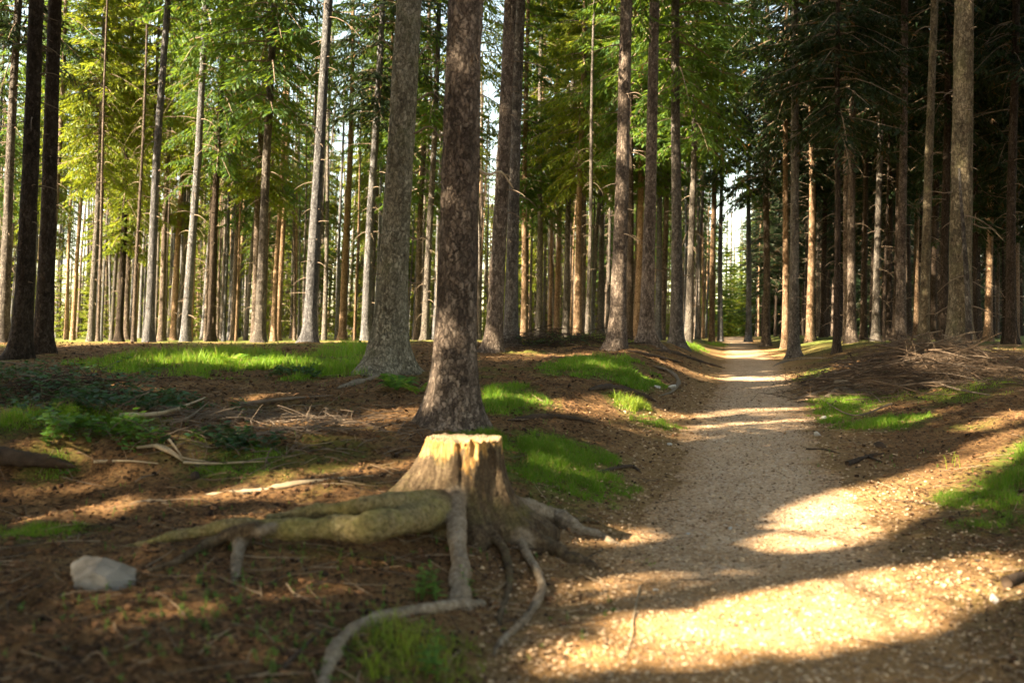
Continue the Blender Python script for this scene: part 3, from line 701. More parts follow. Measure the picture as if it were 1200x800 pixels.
# ------------------------------------------------------------------ ground and path
def graded(a, segs):
    out = [a]
    for end, step0, step1 in segs:
        st = out[-1]
        while out[-1] < end - 1e-6:
            f = (out[-1] - st) / (end - st); out.append(min(end, out[-1] + step0 + (step1 - step0) * f))
    return np.array(out)
gy = graded(-60, [(0, 4, .4), (2.6, .3, .05), (11, .022, .05), (24, .05, .16), (60, .16, 1.0), (130, 1, 4), (420, 5, 30)])
gx = np.concatenate([-graded(2.2, [(8, .04, .25), (30, .25, 2), (260, 2, 25)])[::-1], graded(-2.2, [(4.6, .026, .026), (12, .05, .25), (40, .25, 2), (260, 2, 25)])[1:]])
X, Y = np.meshgrid(gx, gy); Z = height(X, Y)
b = Buf(); ny, nx = X.shape
i = np.arange(ny - 1)[:, None] * nx; j = np.arange(nx - 1)[None]
b.quads(np.stack([X, Y, Z], -1), np.stack([i + j, i + j + 1, i + nx + j + 1, i + nx + j], -1))
edge = np.abs(X - path_x(Y)) - path_hw(Y)
GX_, GY_ = X, Y
GROUND = tag(link('ground', b.mesh('ground', M['ground'], True, {'edge': edge.ravel()})), 'brown needle strewn forest floor with moss and roots', None, None, 'structure')
py = graded(-3, [(2.4, .3, .05), (12, .03, .06), (40, .06, .4), (130, .5, 3)])
pt = np.linspace(-1, 1, 61)
wob = lambda s: 1 + .16 * fbm(py * .9, py * 0 + s, oct=4, seed=77) + .10 * fbm(py * 4, py * 0 + s, oct=3, seed=78)
wL, wR = wob(0.3), wob(9.7)
PX = path_x(py)[:, None] + pt[None] * path_hw(py)[:, None] * np.where(pt[None] < 0, wL[:, None], wR[:, None]); PY = np.repeat(py[:, None], 61, 1)
PZ = height(PX, PY) + .006 - .03 * np.clip(np.abs(pt)[None] - .93, 0, 1) / .07 * .6
b = Buf(); ny, nx = PX.shape; i = np.arange(ny - 1)[:, None] * nx; j = np.arange(nx - 1)[None]
b.quads(np.stack([PX, PY, PZ], -1), np.stack([i + j, i + j + 1, i + nx + j + 1, i + nx + j], -1))
ed2 = (np.abs(pt)[None] - 1) * path_hw(py)[:, None]
tag(link('path', b.mesh('path', M['path'], True, {'edge': ed2.ravel()})), 'pale beaten gravel path running away between the spruces', None, None, 'structure')

# ------------------------------------------------------------------ loose litter
rngl = np.random.default_rng(51)
def scatter(n, ymin, ymax, umin=-60, umax=1260, p=1.0):
    y = ymin * (ymax / ymin) ** (rngl.random(n) ** p); u = rngl.uniform(umin, umax, n); x = (u - 600) / F * y
    return x, y
def on_path(x, y): return np.abs(x - path_x(y)) - path_hw(y)
def flakes(n, ymin, ymax, lo, hi, wlo, whi, name, mat, label, keep):
    x, y = scatter(n, ymin, ymax); k = keep(x, y); x, y = x[k], y[k]; n = len(x)
    z = height(x, y) + .004 + rngl.random(n) * .010
    a = rngl.uniform(0, 2 * np.pi, n); sc = np.clip(y / 6, .8, 3)
    l = rngl.uniform(lo, hi, n) * sc ** .5; w = rngl.uniform(wlo, whi, n) * sc ** .5
    d = np.stack([np.cos(a), np.sin(a), rngl.normal(.0, .25, n)], -1); s = np.stack([-np.sin(a), np.cos(a), rngl.normal(0, .35, n)], -1)
    c = np.stack([x, y, z], -1)
    V = np.stack([c - d * l[:, None], c - s * w[:, None] + [0, 0, .002], c + d * l[:, None], c + s * w[:, None] + [0, 0, .002]], 1)
    b = Buf(); b.quads(V.reshape(-1, 3), np.arange(4 * n).reshape(-1, 4)); o = link(name, b.mesh(name, mat, False)); tag(o, label, None, None, 'stuff')
flakes(52000, 2.4, 22, .008, .028, .003, .010, 'leaf_litter', M['litter'], 'dark brown bark and leaf bits strewn over the forest floor', lambda x, y: on_path(x, y) > rngl.uniform(-.25, .5, len(x)))
flakes(60000, 2.4, 20, .012, .034, .0012, .003, 'needle_litter', M['needles'], 'fallen rust coloured needles strewn over ground and path margins', lambda x, y: on_path(x, y) > rngl.uniform(-.8, .2, len(x)))
# gravel
ico = []
t_ = (1 + 5 ** .5) / 2
IV = np.array([(-1, t_, 0), (1, t_, 0), (-1, -t_, 0), (1, -t_, 0), (0, -1, t_), (0, 1, t_), (0, -1, -t_), (0, 1, -t_), (t_, 0, -1), (t_, 0, 1), (-t_, 0, -1), (-t_, 0, 1)]) / 1.9
IF = np.array([(0, 11, 5), (0, 5, 1), (0, 1, 7), (0, 7, 10), (0, 10, 11), (1, 5, 9), (5, 11, 4), (11, 10, 2), (10, 7, 6), (7, 1, 8), (3, 9, 4), (3, 4, 2), (3, 2, 6), (3, 6, 8), (3, 8, 9), (4, 9, 5), (2, 4, 11), (6, 2, 10), (8, 6, 7), (9, 8, 1)])
def pebbles(x, y, rad, name, mat, label, flat=.6):
    n = len(x); a = rngl.uniform(0, 6.28, n); V = IV[None] * (1 + rngl.normal(0, .16, (n, 12, 1)))
    V = V * np.stack([rad * rngl.uniform(.8, 1.4, n), rad, rad * rngl.uniform(.45, .85, n) * flat / .6], -1)[:, None]
    X2 = V[..., 0] * np.cos(a)[:, None] - V[..., 1] * np.sin(a)[:, None]; Y2 = V[..., 0] * np.sin(a)[:, None] + V[..., 1] * np.cos(a)[:, None]
    z = height(x, y) + .006
    W = np.stack([X2 + x[:, None], Y2 + y[:, None], V[..., 2] + (z + rad * .15)[:, None]], -1)
    f = (IF[None] + (np.arange(n) * 12)[:, None, None]).reshape(-1, 3)
    b = Buf(); b.mixed(W.reshape(-1, 3), [], f); tag(link(name, b.mesh(name, mat, False)), label, None, None, 'stuff')
x, y = scatter(24000, 2.5, 16, 560, 1260); e = on_path(x, y); k = e < rngl.uniform(-.1, 1.0, len(x)) ** 1; x, y = x[k], y[k]
pebbles(x, y, .0025 + .0075 * rngl.random(len(x)) ** 3 + .0005 * y, 'gravel', M['gravel'], 'small pale gravel lying on the beaten path')
x, y = scatter(7000, 2.6, 22); k = on_path(x, y) > rngl.uniform(-.1, 1.0, len(x)); x, y = x[k], y[k]; k = fbm(x * 1.3, y * 1.3, oct=3, seed=44) > rngl.uniform(-.9, .7, len(x)); x, y = x[k], y[k]
pebbles(x, y, .003 + .016 * rngl.random(len(x)) ** 3 + .0006 * y, 'soil_litter', M['litter'], 'dark crumbs of soil, bark and cones on the forest floor', .8)
# twig litter
def twigs(n, ymin, ymax, name, label, mat, lmin, lmax, keep, r0=.0022, zup=.02, umin=-60, umax=1260):
    x, y = scatter(n, ymin, ymax, umin, umax); k = keep(x, y); x, y = x[k], y[k]
    b = Buf(); 
    l = lmin + (lmax - lmin) * rngl.random(len(x)) ** 2
    n = len(x); a = rngl.uniform(0, 6.28, n)[:, None]; s = np.linspace(-.5, .5, 4)[None]; c = rngl.normal(0, .12, n)[:, None]; L_ = l[:, None]
    QX = x[:, None] + L_ * (s * np.cos(a) - c * s * s * np.sin(a)); QY = y[:, None] + L_ * (s * np.sin(a) + c * s * s * np.cos(a))
    QZ = height(QX, QY) + .006 + rngl.random((n, 1)) * zup; QZ = (QZ[:, :1] + (QZ[:, 3:] - QZ[:, :1]) * (s + .5)) * .5 + QZ * .5
    for qx, qy, qz, li in zip(QX, QY, QZ, l):
        b.tube(np.stack([qx, qy, qz], -1), (r0 * .75 + .004 * li) * np.array([1, .9, .7, .35]), 4, 0, False)
    tag(link(name, b.mesh(name, mat)), label, None, None, 'stuff')
twigs(3200, 2.5, 22, 'twig_litter', 'thin broken twigs littering the forest floor', M['twiglitter'], .03, .34, lambda x, y: on_path(x, y) > rngl.uniform(-.5, .6, len(x)))

# ------------------------------------------------------------------ grass
GP = []
def grass(name, label, blobs, n, hgt, wid, mat, seed=0, kind='stuff', lean=.75, ragged=.65, rect=None):
    """blobs: photo pixel (u, v), half width in px, half height in px of each patch"""
    rng = np.random.default_rng(seed); XY = []
    tot = sum(b_[2] * b_[3] for b_ in blobs)
    for (u, v, hu, hv) in blobs:
        m = int(n * hu * hv / tot)
        c = ground(u, v); dn = ground(u, v + hv * .9); up_ = ground(u, v - hv * .9)
        ry = max(.12, (up_[1] - dn[1]) / 2); cy = (up_[1] + dn[1]) / 2; rx = hu / F * c[1]
        if rect: c = np.array([rect[0], rect[1], 0]); rx = rect[2]; cy = rect[1]; ry = rect[3]; u = 600 + rect[0] / rect[1] * F
        a = rng.uniform(0, 2 * np.pi, m * 2); rr = np.sqrt(rng.random(m * 2)) * 1.3
        x0 = rr * np.cos(a); y0 = rr * np.sin(a)
        y = cy + y0 * ry; x = (u - 600) / F * c[1] + (y - c[1]) * ((u - 600) / F) + x0 * rx
        k = rr + ragged * fbm(x * 2.6, y * 2.6, oct=4, seed=seed + 3) + .3 * fbm(x * 14, y * 14, oct=2, seed=seed + 8) + .45 * rng.random(m * 2) ** 2 < .95
        XY.append(np.stack([x[k], y[k], rr[k]], -1)[:m])
    P = np.concatenate(XY); x, y, rr = P.T; m = len(x)
    GP.append(P[:, :2])
    z = height(x, y) - .005
    clump = .65 + .55 * fbm(x * 6, y * 6, oct=3, seed=seed + 11)
    rr = np.clip(rr, 0, 1); h = hgt * rng.uniform(.35, 1.25, m) * np.clip(clump, .25, 1.3) * (1 - .45 * rr ** 3); a = rng.uniform(0, 6.28, m) ; ln = rng.uniform(.15, 1.0, m) * lean * h
    lx, ly = np.cos(a), np.sin(a); b2 = rng.uniform(0, 6.28, m); wx, wy = np.cos(b2) * wid * rng.uniform(.6, 1.3, m) / 2, np.sin(b2) * wid / 2
    def lv(f, w): 
        cx = x + lx * ln * f ** 2; cy = y + ly * ln * f ** 2; cz = z + h * (f - .12 * f * f)
        return np.stack([cx - wx * w, cy - wy * w, cz], -1), np.stack([cx + wx * w, cy + wy * w, cz], -1)
    A0, A1 = lv(0, 1); B0, B1 = lv(.5, .8); C0_, _ = lv(1, 0)
    V = np.stack([A0, A1, B1, B0, C0_], 1).reshape(-1, 3); k = np.arange(m)[:, None] * 5
    b = Buf(); b.mixed(V, k + [[0, 1, 2, 3]], k + [[3, 2, 4]])
    tag(link(name, b.mesh(name, mat, False)), label, None, None, kind)
G = M['grass']; GY = M['grass_yellow']
grass('grass', 'lush green grass patch between the sawn stump and the path', [(655, 543, 78, 36), (600, 522, 55, 14), (690, 570, 40, 22)], 26000, .10, .004, G, 1)
grass('grass', 'green grass patch against the foot of the nearest reddish trunk', [(592, 470, 42, 18)], 7000, .13, .006, G, 2)
grass('grass', 'broad green grass mound under the straight dark brown spruce', [(705, 432, 62, 16), (745, 446, 28, 12)], 14000, .14, .010, G, 3)
grass('grass', 'bright yellow tuft of grass in the sun patch', [(735, 477, 24, 12)], 2600, .15, .008, GY, 4)
grass('grass', 'small low grass clump at the rim of the path', [(776, 501, 24, 9)], 2200, .07, .006, G, 5)
grass('grass', 'sunny green grass along the crest below the blue grey spruces', [(235, 427, 130, 16), (335, 432, 55, 12), (405, 414, 34, 11), (395, 436, 40, 8)], 30000, .20, .010, G, 6, lean=.7)
grass('grass', 'taller yellow green stalks on the grass crest', [(250, 421, 120, 11)], 3500, .30, .008, GY, 61, lean=.8, ragged=.9)
grass('grass', 'dark green grass on the cut away ledge at the edge', [(40, 530, 62, 14)], 9000, .13, .005, G, 7, rect=(-3.55, 7.25, 1.05, .55))
grass('grass', 'dim blurred grass patch low beside the ledge', [(35, 632, 62, 22)], 5000, .07, .004, G, 8)
grass('grass', 'green grass strip below the little weathered stump', [(985, 474, 38, 17), (1030, 497, 48, 8), (985, 492, 25, 6)], 12000, .10, .007, G, 9)
grass('grass', 'small shady grass tuft above the little weathered stump', [(956, 439, 22, 6)], 1800, .09, .008, G, 10)
grass('grass', 'dark grass bank in the shadow at the outer edge of the path', [(1170, 580, 66, 32), (1215, 540, 30, 30)], 14000, .12, .004, G, 12)
grass('grass', 'tuft of long pale grass in front of the curling stump root', [(490, 772, 62, 40)], 800, .17, .004, GY, 13, lean=1.3, ragged=1.2)
grass('grass', 'faint moss and grass tongue beside the pale dead sticks', [(255, 550, 45, 8), (290, 527, 30, 8)], 2500, .05, .005, G, 14)
grass('grass', 'tiny grass sprouts beside the trampled path edge', [(797, 641, 12, 5), (765, 662, 22, 10)], 350, .05, .004, G, 15)
grass('grass', 'grass strip and pale light on the verge of the far path', [(812, 407, 16, 4), (840, 404, 14, 3)], 3000, .16, .014, G, 16)
grass('grass', 'thin grass under the dark wood edge', [(1150, 455, 60, 10), (1060, 465, 40, 6)], 2500, .08, .006, GY, 17, ragged=.9)
grass('grass', 'sunlit grass behind the brush heap', [(700, 401, 40, 4), (640, 402, 40, 3)], 4000, .16, .014, GY, 18)
GPA = np.concatenate(GP); HX, HY = np.arange(-9, 15, .1), np.arange(2, 32, .1)
HG, _, _ = np.histogram2d(GPA[:, 0], GPA[:, 1], [HX, HY]); HG = np.minimum(HG, 12.0) / 12
for _ in range(4):
    Hp = np.pad(HG, 1); HG = (Hp[:-2, 1:-1] + Hp[2:, 1:-1] + Hp[1:-1, :-2] + Hp[1:-1, 2:] + 2 * Hp[1:-1, 1:-1]) / 6
X, Y = GX_, GY_
gxi = ((X - HX[0]) / .1).astype(int); gyi = ((Y - HY[0]) / .1).astype(int); okg = (gxi >= 0) & (gxi < HG.shape[0]) & (gyi >= 0) & (gyi < HG.shape[1])
turf = np.zeros(X.shape); turf[okg] = HG[gxi[okg], gyi[okg]]
at_ = GROUND.data.attributes.new('turf', 'FLOAT', 'POINT'); at_.data.foreach_set('value', turf.ravel().astype(np.float32))
# low seedlings strewn over the litter
def leafy(b, x, y, z, h, nleaf, ls, rng, spread=.6):
    """small herb: thin stem and paired pointed leaves"""
    st = np.stack([x + np.linspace(0, 1, 4) ** 2 * rng.normal(0, .15) * h, y + np.linspace(0, 1, 4) ** 2 * rng.normal(0, .15) * h, z + h * np.linspace(0, 1, 4)], -1)
    b.tube(st, np.linspace(.0025, .001, 4) * (1 + h * 2), 3, 0, False)
    for k in range(nleaf):
        f = .25 + .75 * (k + .5) / nleaf; p = np.array([np.interp(f, np.linspace(0, 1, 4), st[:, i]) for i in range(3)])
        a = k * 2.4 + rng.uniform(0, .6); d = np.array([math.cos(a), math.sin(a), rng.uniform(-.1, .5)]); d /= np.linalg.norm(d)
        s = np.array([-math.sin(a), math.cos(a), 0]); l = ls * rng.uniform(.7, 1.2) * (1.1 - .5 * f); w = l * .30
        dn = np.array([0, 0, -.12 * l])
        V = [p, p + d * l * .35 + s * w, p + d * l * .7 + s * w * .75 + dn * .6, p + d * l + dn * 1.6, p + d * l * .7 - s * w * .75 + dn * .6, p + d * l * .35 - s * w, p + d * l * .5 - [0, 0, .04 * l]]
        b.mixed(V, [[0, 1, 2, 6], [2, 3, 4, 6], [6, 4, 5, 0]], [], 0)
rngp = np.random.default_rng(61)
b = Buf()
for (u0, v0, su, sv, n) in [(270, 690, 55, 35, 60), (330, 640, 60, 20, 30), (430, 720, 90, 45, 70), (300, 720, 60, 40, 40), (560, 640, 30, 20, 14), (200, 690, 60, 30, 20), (620, 560, 30, 20, 12), (150, 600, 60, 20, 25), (280, 545, 60, 20, 30), (1040, 540, 60, 12, 25), (400, 450, 60, 12, 20), (680, 700, 40, 60, 10), (120, 740, 90, 40, 60), (350, 770, 60, 30, 40), (230, 480, 90, 20, 50), (330, 530, 70, 20, 30), (600, 420, 70, 10, 30), (640, 500, 40, 12, 20), (1080, 480, 60, 14, 40)]:
    for _ in range(n):
        g_ = ground(rngp.normal(u0, su), min(830, rngp.normal(v0, sv))); leafy(b, g_[0], g_[1], g_[2], rngp.uniform(.015, .05), int(rngp.integers(3, 7)), rngp.uniform(.012, .028), rngp)
tag(link('seedlings', b.mesh('seedlings', M['herb'], False)), 'tiny bright green seedlings scattered over the brown litter', None, None, 'stuff')

def herb(u, v, h, n, nl, ls, spread, label, mat='herb', name='leafy_plant', cat='plant', group=None):
    p = ground(u, v); rt = empty(name, p, label, cat, group)
    for k in range(n):
        b = Buf(); x, y = rngp.normal(0, spread, 2); leafy(b, x, y, H1(p[0] + x, p[1] + y) - p[2] - .005, h * rngp.uniform(.6, 1.1), nl, ls, rngp); link('stem', b.mesh('stem', M[mat], False), rt)
herb(497, 702, .16, 7, 9, .055, .045, 'bright green leafy herb growing where the pale root reaches the soil')
herb(540, 690, .09, 5, 7, .04, .05, 'low leafy herb right at the foot of the smooth pale root')
herb(505, 790, .15, 5, 8, .05, .06, 'fresh leafy herb among the long pale grass')
herb(1115, 548, .12, 4, 5, .03, .05, 'yellow flowering stalks at the top of the sunny strip', 'grass_yellow')
def shrub(u, v, n, h, label, sp, mat='shrub', cat='shrub'):
    p = ground(u, v); f = Buf()
    for k in range(n):
        x, y = rngp.normal(0, sp), rngp.normal(0, sp * .7); z = H1(p[0] + x, p[1] + y) - p[2]
        a = rngp.uniform(0, 6.28); hh = h * rngp.uniform(.5, 1.1); s = np.linspace(0, 1, 6)
        P = np.stack([x + math.cos(a) * hh * .9 * s ** 1.3, y + math.sin(a) * hh * .9 * s ** 1.3, z + hh * (s - .35 * s ** 2)], -1)
        f.tube(P, np.linspace(.005, .0015, 6), 4, 1, False)
        for i in range(1, 6):
            for m_ in range(9):
                q = P[i] + rngp.normal(0, .02, 3); b2 = rngp.uniform(0, 6.28); d = np.array([math.cos(b2), math.sin(b2), rngp.uniform(-.3, .4)]); l = rngp.uniform(.03, .075); ww = l * .3
                sd = np.array([-math.sin(b2), math.cos(b2), rngp.normal(0, .3)])
                f.quads([q, q + d * l * .5 + sd * ww, q + d * l, q + d * l * .5 - sd * ww], [[0, 1, 2, 3]])
    tag(link('low_shrub', f.mesh('low_shrub', [M[mat], M['twig']], False), None, p), label, cat)
shrub(75, 470, 34, .42, 'dark feathery undergrowth shrub in front of the two thick black trunks', .36)
shrub(30, 452, 26, .40, 'shadowy shrub at the foot of the outermost dark trunks', .35)
shrub(128, 478, 22, .26, 'blue green low shrub at the end of the ledge', .28)
shrub(100, 515, 20, .22, 'low bright shrub spilling over the corner of the ledge', .18, 'herb')
shrub(185, 478, 22, .20, 'flat grey green shrub behind the thin pale sticks', .28)
shrub(262, 520, 16, .14, 'dusty green low shrub among the pale dead sticks', .20)
shrub(345, 440, 14, .16, 'little green shrub under the thickest pale trunk', .3)
shrub(640, 404, 16, .28, 'bluish green small shrub in the brush heap', .35)
shrub(1065, 428, 10, .22, 'small dim shrub in the twig pile', .4)
# fern beside the big pair of trunks
def fern(u, v, n, l, label, mat='herb'):
    p = ground(u, v); rt = empty('fern', p, label, 'fern', None)
    for k in range(n):
        a = k * 6.283 / n + rngp.normal(0, .25); s = np.linspace(0, 1, 15); L = l * rngp.uniform(.75, 1.15); up_ = rngp.uniform(.7, 1.2)
        P = np.stack([math.cos(a) * L * .75 * s, math.sin(a) * L * .75 * s, L * (up_ * s - .75 * s ** 2.2)], -1); b = Buf(); b.tube(P, np.linspace(.004, .001, 15), 3, 0, False)
        sd = np.array([-math.sin(a), math.cos(a), 0])
        for i in range(2, 15):
            w = L * .26 * math.sin(math.pi * min(1, (i + 1) / 16) ** .8); d = (P[i] - P[i - 1]); d /= np.linalg.norm(d)
            for sg in (-1, 1):
                e = P[i] + sd * sg * w + d * w * .45 - [0, 0, w * .25]
                m_ = (P[i] + e) / 2; b.quads([P[i], m_ + d * w * .16, e, m_ - d * w * .16], [[0, 1, 2, 3]])
        link('frond', b.mesh('frond', M[mat], False), rt)
fern(465, 458, 11, .40, 'green fern at the foot of the mossy leaning trunk', 'herb')
fern(488, 462, 7, .30, 'smaller pale fern tucked between the two biggest trunks', 'grass')
fern(268, 428, 7, .35, 'fern standing on the sunny grass crest', 'grass')
fern(300, 424, 6, .33, 'fern under the trunk ringed with dead stubs', 'herb')

# ------------------------------------------------------------------ big stump
def wtube(name, pts, radii, mat, parent, base, sides=14, seed=0, n=60, flat=1.0, label=None, amp=.14):
    """a knobbly root along smooth points given relative to the thing's base"""
    pts = np.asarray(pts, float); k = np.linspace(0, 1, len(pts)); s = np.linspace(0, 1, n)
    # Catmull-Rom through the points
    P = np.empty((n, 3)); ext = np.vstack([2 * pts[0] - pts[1], pts, 2 * pts[-1] - pts[-2]])
    for i, q in enumerate(s * (len(pts) - 1)):
        j = min(int(q), len(pts) - 2); f = q - j; a, b_, c, d = ext[j:j + 4]
        P[i] = .5 * (2 * b_ + (c - a) * f + (2 * a - 5 * b_ + 4 * c - d) * f * f + (3 * b_ - a - 3 * c + d) * f ** 3)
    R = np.interp(s, np.linspace(0, 1, len(radii)), radii)
    T = np.gradient(P, axis=0); T /= np.linalg.norm(T, axis=1)[:, None]
    U = np.cross(T, [0, 0, 1.0]); U /= np.linalg.norm(U, axis=1)[:, None] + 1e-9; W = np.cross(U, T)
    th = np.arange(sides) * 2 * np.pi / sides
    rr = R[:, None] * (1 + amp * .7 * fbm(np.cos(th)[None] * 3 + s[:, None] * 19, np.sin(th)[None] * 3 + 0 * s[:, None], None, 3, seed + 50) + amp * fbm(np.cos(th)[None] * 1.3 + s[:, None] * 6, np.sin(th)[None] * 1.3 + 0 * s[:, None], s[:, None] * 5 + 0 * th[None], 3, seed))
    V = P[:, None] + rr[..., None] * (np.cos(th)[None, :, None] * U[:, None] + flat * np.sin(th)[None, :, None] * W[:, None])
    i = np.arange(n - 1)[:, None] * sides; j = np.arange(sides)[None]; kk = (j + 1) % sides
    b = Buf(); t = []
    for jj in range(sides): t += [[n * sides, (jj + 1) % sides, jj], [n * sides + 1, (n - 1) * sides + jj, (n - 1) * sides + (jj + 1) % sides]]
    b.mixed(np.concatenate([V.reshape(-1, 3), [P[0], P[-1]]]), np.stack([i + j, i + kk, i + sides + kk, i + sides + j], -1).reshape(-1, 4)[:, ::-1], t)
    o = link(name, b.mesh(name, mat), parent)
    if label: o['label'] = label
    return o
SB = STUMP
stump = empty('tree_stump', SB, 'large sawn off stump with long spreading roots, orange wood at its rim', 'stump')
ns, nr = 140, 90
th = np.arange(ns) * 2 * np.pi / ns; hh = np.linspace(-.12, .485, nr)
tt, zz = np.meshgrid(th, hh)
lobes = [(math.pi * 1.02, .4, .28), (math.radians(250), .60, .20), (math.radians(283), .55, .16), (math.radians(332), .75, .22), (math.radians(10), .8, .25), (math.radians(75), .6, .3), (math.radians(130), .7, .3), (math.radians(215), .55, .25)]
rr = .170 + .0 * tt
lift = np.exp(-np.clip(zz, -.05, None) / .13)
for (a, w, wd) in lobes:
    dd = np.angle(np.exp(1j * (tt - a))); rr = rr + .155 * w * np.exp(-(dd / wd) ** 2) * lift
rr = rr + .125 * np.exp(-np.clip(zz, 0, None) / .15) + .44 * np.exp(-(np.angle(np.exp(1j * (tt - math.pi * 1.03))) / .42) ** 2) * np.exp(-np.clip(zz, 0, None) / .19)
for (a, w, wd) in lobes:
    dd = np.angle(np.exp(1j * (tt - a))); rr = rr + .016 * w * np.exp(-(dd / .22) ** 2)
rr = rr * (1 + .035 * fbm(np.cos(tt) * 2.5, np.sin(tt) * 2.5, zz * 3, 4, 5) + .034 * fbm(np.cos(tt) * 11, np.sin(tt) * 11, zz * 3, 3, 6))
# split in the bark below the rim
for (a, wd, z0) in [(math.radians(262), .045, .20), (math.radians(283), .03, .30), (math.radians(225), .03, .33), (math.radians(318), .04, .28)]:
    dd = np.angle(np.exp(1j * (tt - a + .4 * (zz - .4)))); rr = rr - .035 * np.exp(-(dd / wd) ** 2) * sstep(z0, z0 + .12, zz)
topj = .005 * fbm(np.cos(th) * 2, np.sin(th) * 2, oct=3, seed=8)
zv = zz + sstep(.3, .485, zz) * topj[None] * 1.3
b = Buf(); i = np.arange(nr - 1)[:, None] * ns; j = np.arange(ns)[None]; k = (j + 1) % ns
V = np.stack([rr * np.cos(tt) * 1.08, rr * np.sin(tt), zv], -1)
b.quads(V, np.stack([i + j, i + k, i + ns + k, i + ns + j], -1).reshape(-1, 4))
tops = V[-1].mean(0); bots = V[0].mean(0); nb_ = nr * ns
b.mixed(np.array([tops, bots]), [], [])
b.t.append(np.array([[nb_, (nr - 1) * ns + q, (nr - 1) * ns + (q + 1) % ns] for q in range(ns)] + [[nb_ + 1, (q + 1) % ns, q] for q in range(ns)])); b.tm.append(np.zeros(2 * ns))
SROOTS = []
def sroot(pts, radii, kind, label=None, seed=0, n=80, amp=.2):
    """collects a root of the big stump: smooth centre line and radii"""
    pts = np.asarray(pts, float); sA = np.linspace(0, 1, n); P = np.empty((n, 3)); ext = np.vstack([2 * pts[0] - pts[1], pts, 2 * pts[-1] - pts[-2]])
    for i, q in enumerate(sA * (len(pts) - 1)):
        j = min(int(q), len(pts) - 2); f = q - j; a, b_, c, d = ext[j:j + 4]
        P[i] = .5 * (2 * b_ + (c - a) * f + (2 * a - 5 * b_ + 4 * c - d) * f * f + (3 * b_ - a - 3 * c + d) * f ** 3)
    rA = np.interp(sA, np.linspace(0, 1, len(radii)), radii) * (1 + amp * fbm(sA * 9 * n / 80, sA * 0 + seed, oct=3, seed=seed))
    P = P + np.stack([fbm(sA * 7, sA * 0 + 3.3 + seed, oct=2, seed=seed), fbm(sA * 7, sA * 0 + 7.7 + seed, oct=2, seed=seed + 1), .6 * fbm(sA * 7, sA * 0 + 1.7, oct=2, seed=seed + 2)], -1) * (rA * .35)[:, None]
    SROOTS.append((P, rA, kind, label)); b_stump.tube(P, rA, 14, 0)
b_stump = b
def rel(*uvl):
    """points of the ground at photo pixels, lifted, relative to the stump base"""
    out = []
    for (u, v, l) in uvl:
        g_ = ground(u, v); out.append(g_ + [0, 0, l] - SB)
    return out
# long mossy root running sideways, with its branches
def ray(*uvd): return [np.array([(u - 600) / F * d, d, -(v - V0) / F * d]) - SB for u, v, d in uvd]
sroot([np.array([-.05, .02, .10])] + ray((462, 613, 4.80), (405, 619, 4.78), (350, 621, 4.80), (300, 618, 4.84), (262, 617, 4.9), (225, 624, 4.92), (185, 633, 4.9), (130, 645, 4.88)), [.09, .074, .060, .054, .048, .040, .032, .025, .009], 1, 'thick moss yellowed root running far out sideways', 1, 160, .13)
sroot([np.array([-.05, .12, .10])] + ray((450, 588, 4.95), (400, 596, 5.0), (350, 602, 5.05), (310, 606, 5.02)), [.08, .06, .04, .03, .02], 1, None, 11, 80)
sroot(ray((335, 616, 4.82), (305, 622, 4.77)) + rel((286, 642, .045), (276, 668, .02), (272, 704, -.03)), [.025, .036, .034, .028, .020], 2, None, 2, 70)
sroot(ray((300, 618, 4.8)) + rel((250, 642, .03), (205, 664, .015), (165, 672, .0), (140, 682, -.02)), [.035, .028, .022, .016, .01], 0, None, 3, 70)
sroot([np.array([-.04, -.10, .24]), np.array([-.045, -.23, .165])] + rel((540, 668, .05), (538, 690, .02), (534, 712, -.03)), [.05, .050, .044, .050, .062], 2, 'smooth pale grey root dropping straight down in front', 4, 70, .12)
sroot(rel((566, 708, -.01), (520, 716, .012), (470, 722, .014), (430, 734, .016), (398, 756, .016), (378, 790, .0), (368, 835, -.03)), [.03, .034, .031, .030, .027, .028, .024], 2, 'grey root curling away along the soil', 5, 110, .22)
sroot(rel((455, 726, .0), (420, 748, .006), (360, 742, .0), (335, 770, -.02)), [.018, .015, .012, .007], 0, None, 12, 50)
sroot([np.array([.06, -.15, .16])] + rel((604, 632, .05), (615, 652, .03), (634, 690, .025), (622, 722, .02), (592, 752, .01), (568, 782, -.02)), [.035, .030, .024, .021, .019, .016, .009], 2, None, 6, 90)
sroot([np.array([.10, -.05, .14])] + rel((640, 612, .05), (670, 622, .030), (705, 632, .015), (748, 642, -.03)), [.085, .062, .042, .033, .012], 2, None, 7, 70)
sroot([np.array([.08, -.10, .10])] + rel((630, 640, .04), (660, 655, .02), (690, 664, .008), (715, 668, -.03)), [.075, .055, .040, .030, .012], 0, None, 8, 70)
sroot(rel((655, 618, .03), (690, 612, .01), (725, 622, -.02)), [.028, .02, .01], 0, None, 13, 40)
sroot([np.array([.05, -.14, .08])] + rel((590, 650, .03), (598, 690, .015), (585, 730, .0), (600, 760, -.02)), [.04, .024, .016, .012, .006], 0, None, 14, 60)
tmp_me = b_stump.mesh('stump_raw', M['stump']); tmp = link('stump_raw', tmp_me); md = tmp.modifiers.new('r', 'REMESH'); md.mode = 'VOXEL'; md.voxel_size = .0075
dg = bpy.context.evaluated_depsgraph_get(); dg.update(); rm = bpy.data.meshes.new_from_object(tmp.evaluated_get(dg)); bpy.data.objects.remove(tmp)
nv = len(rm.vertices); RV = np.empty(nv * 3, np.float32); rm.vertices.foreach_get('co', RV); RV = RV.reshape(-1, 3).astype(float)
ne = len(rm.edges); RE = np.empty(ne * 2, np.int32); rm.edges.foreach_get('vertices', RE); RE = RE.reshape(-1, 2)
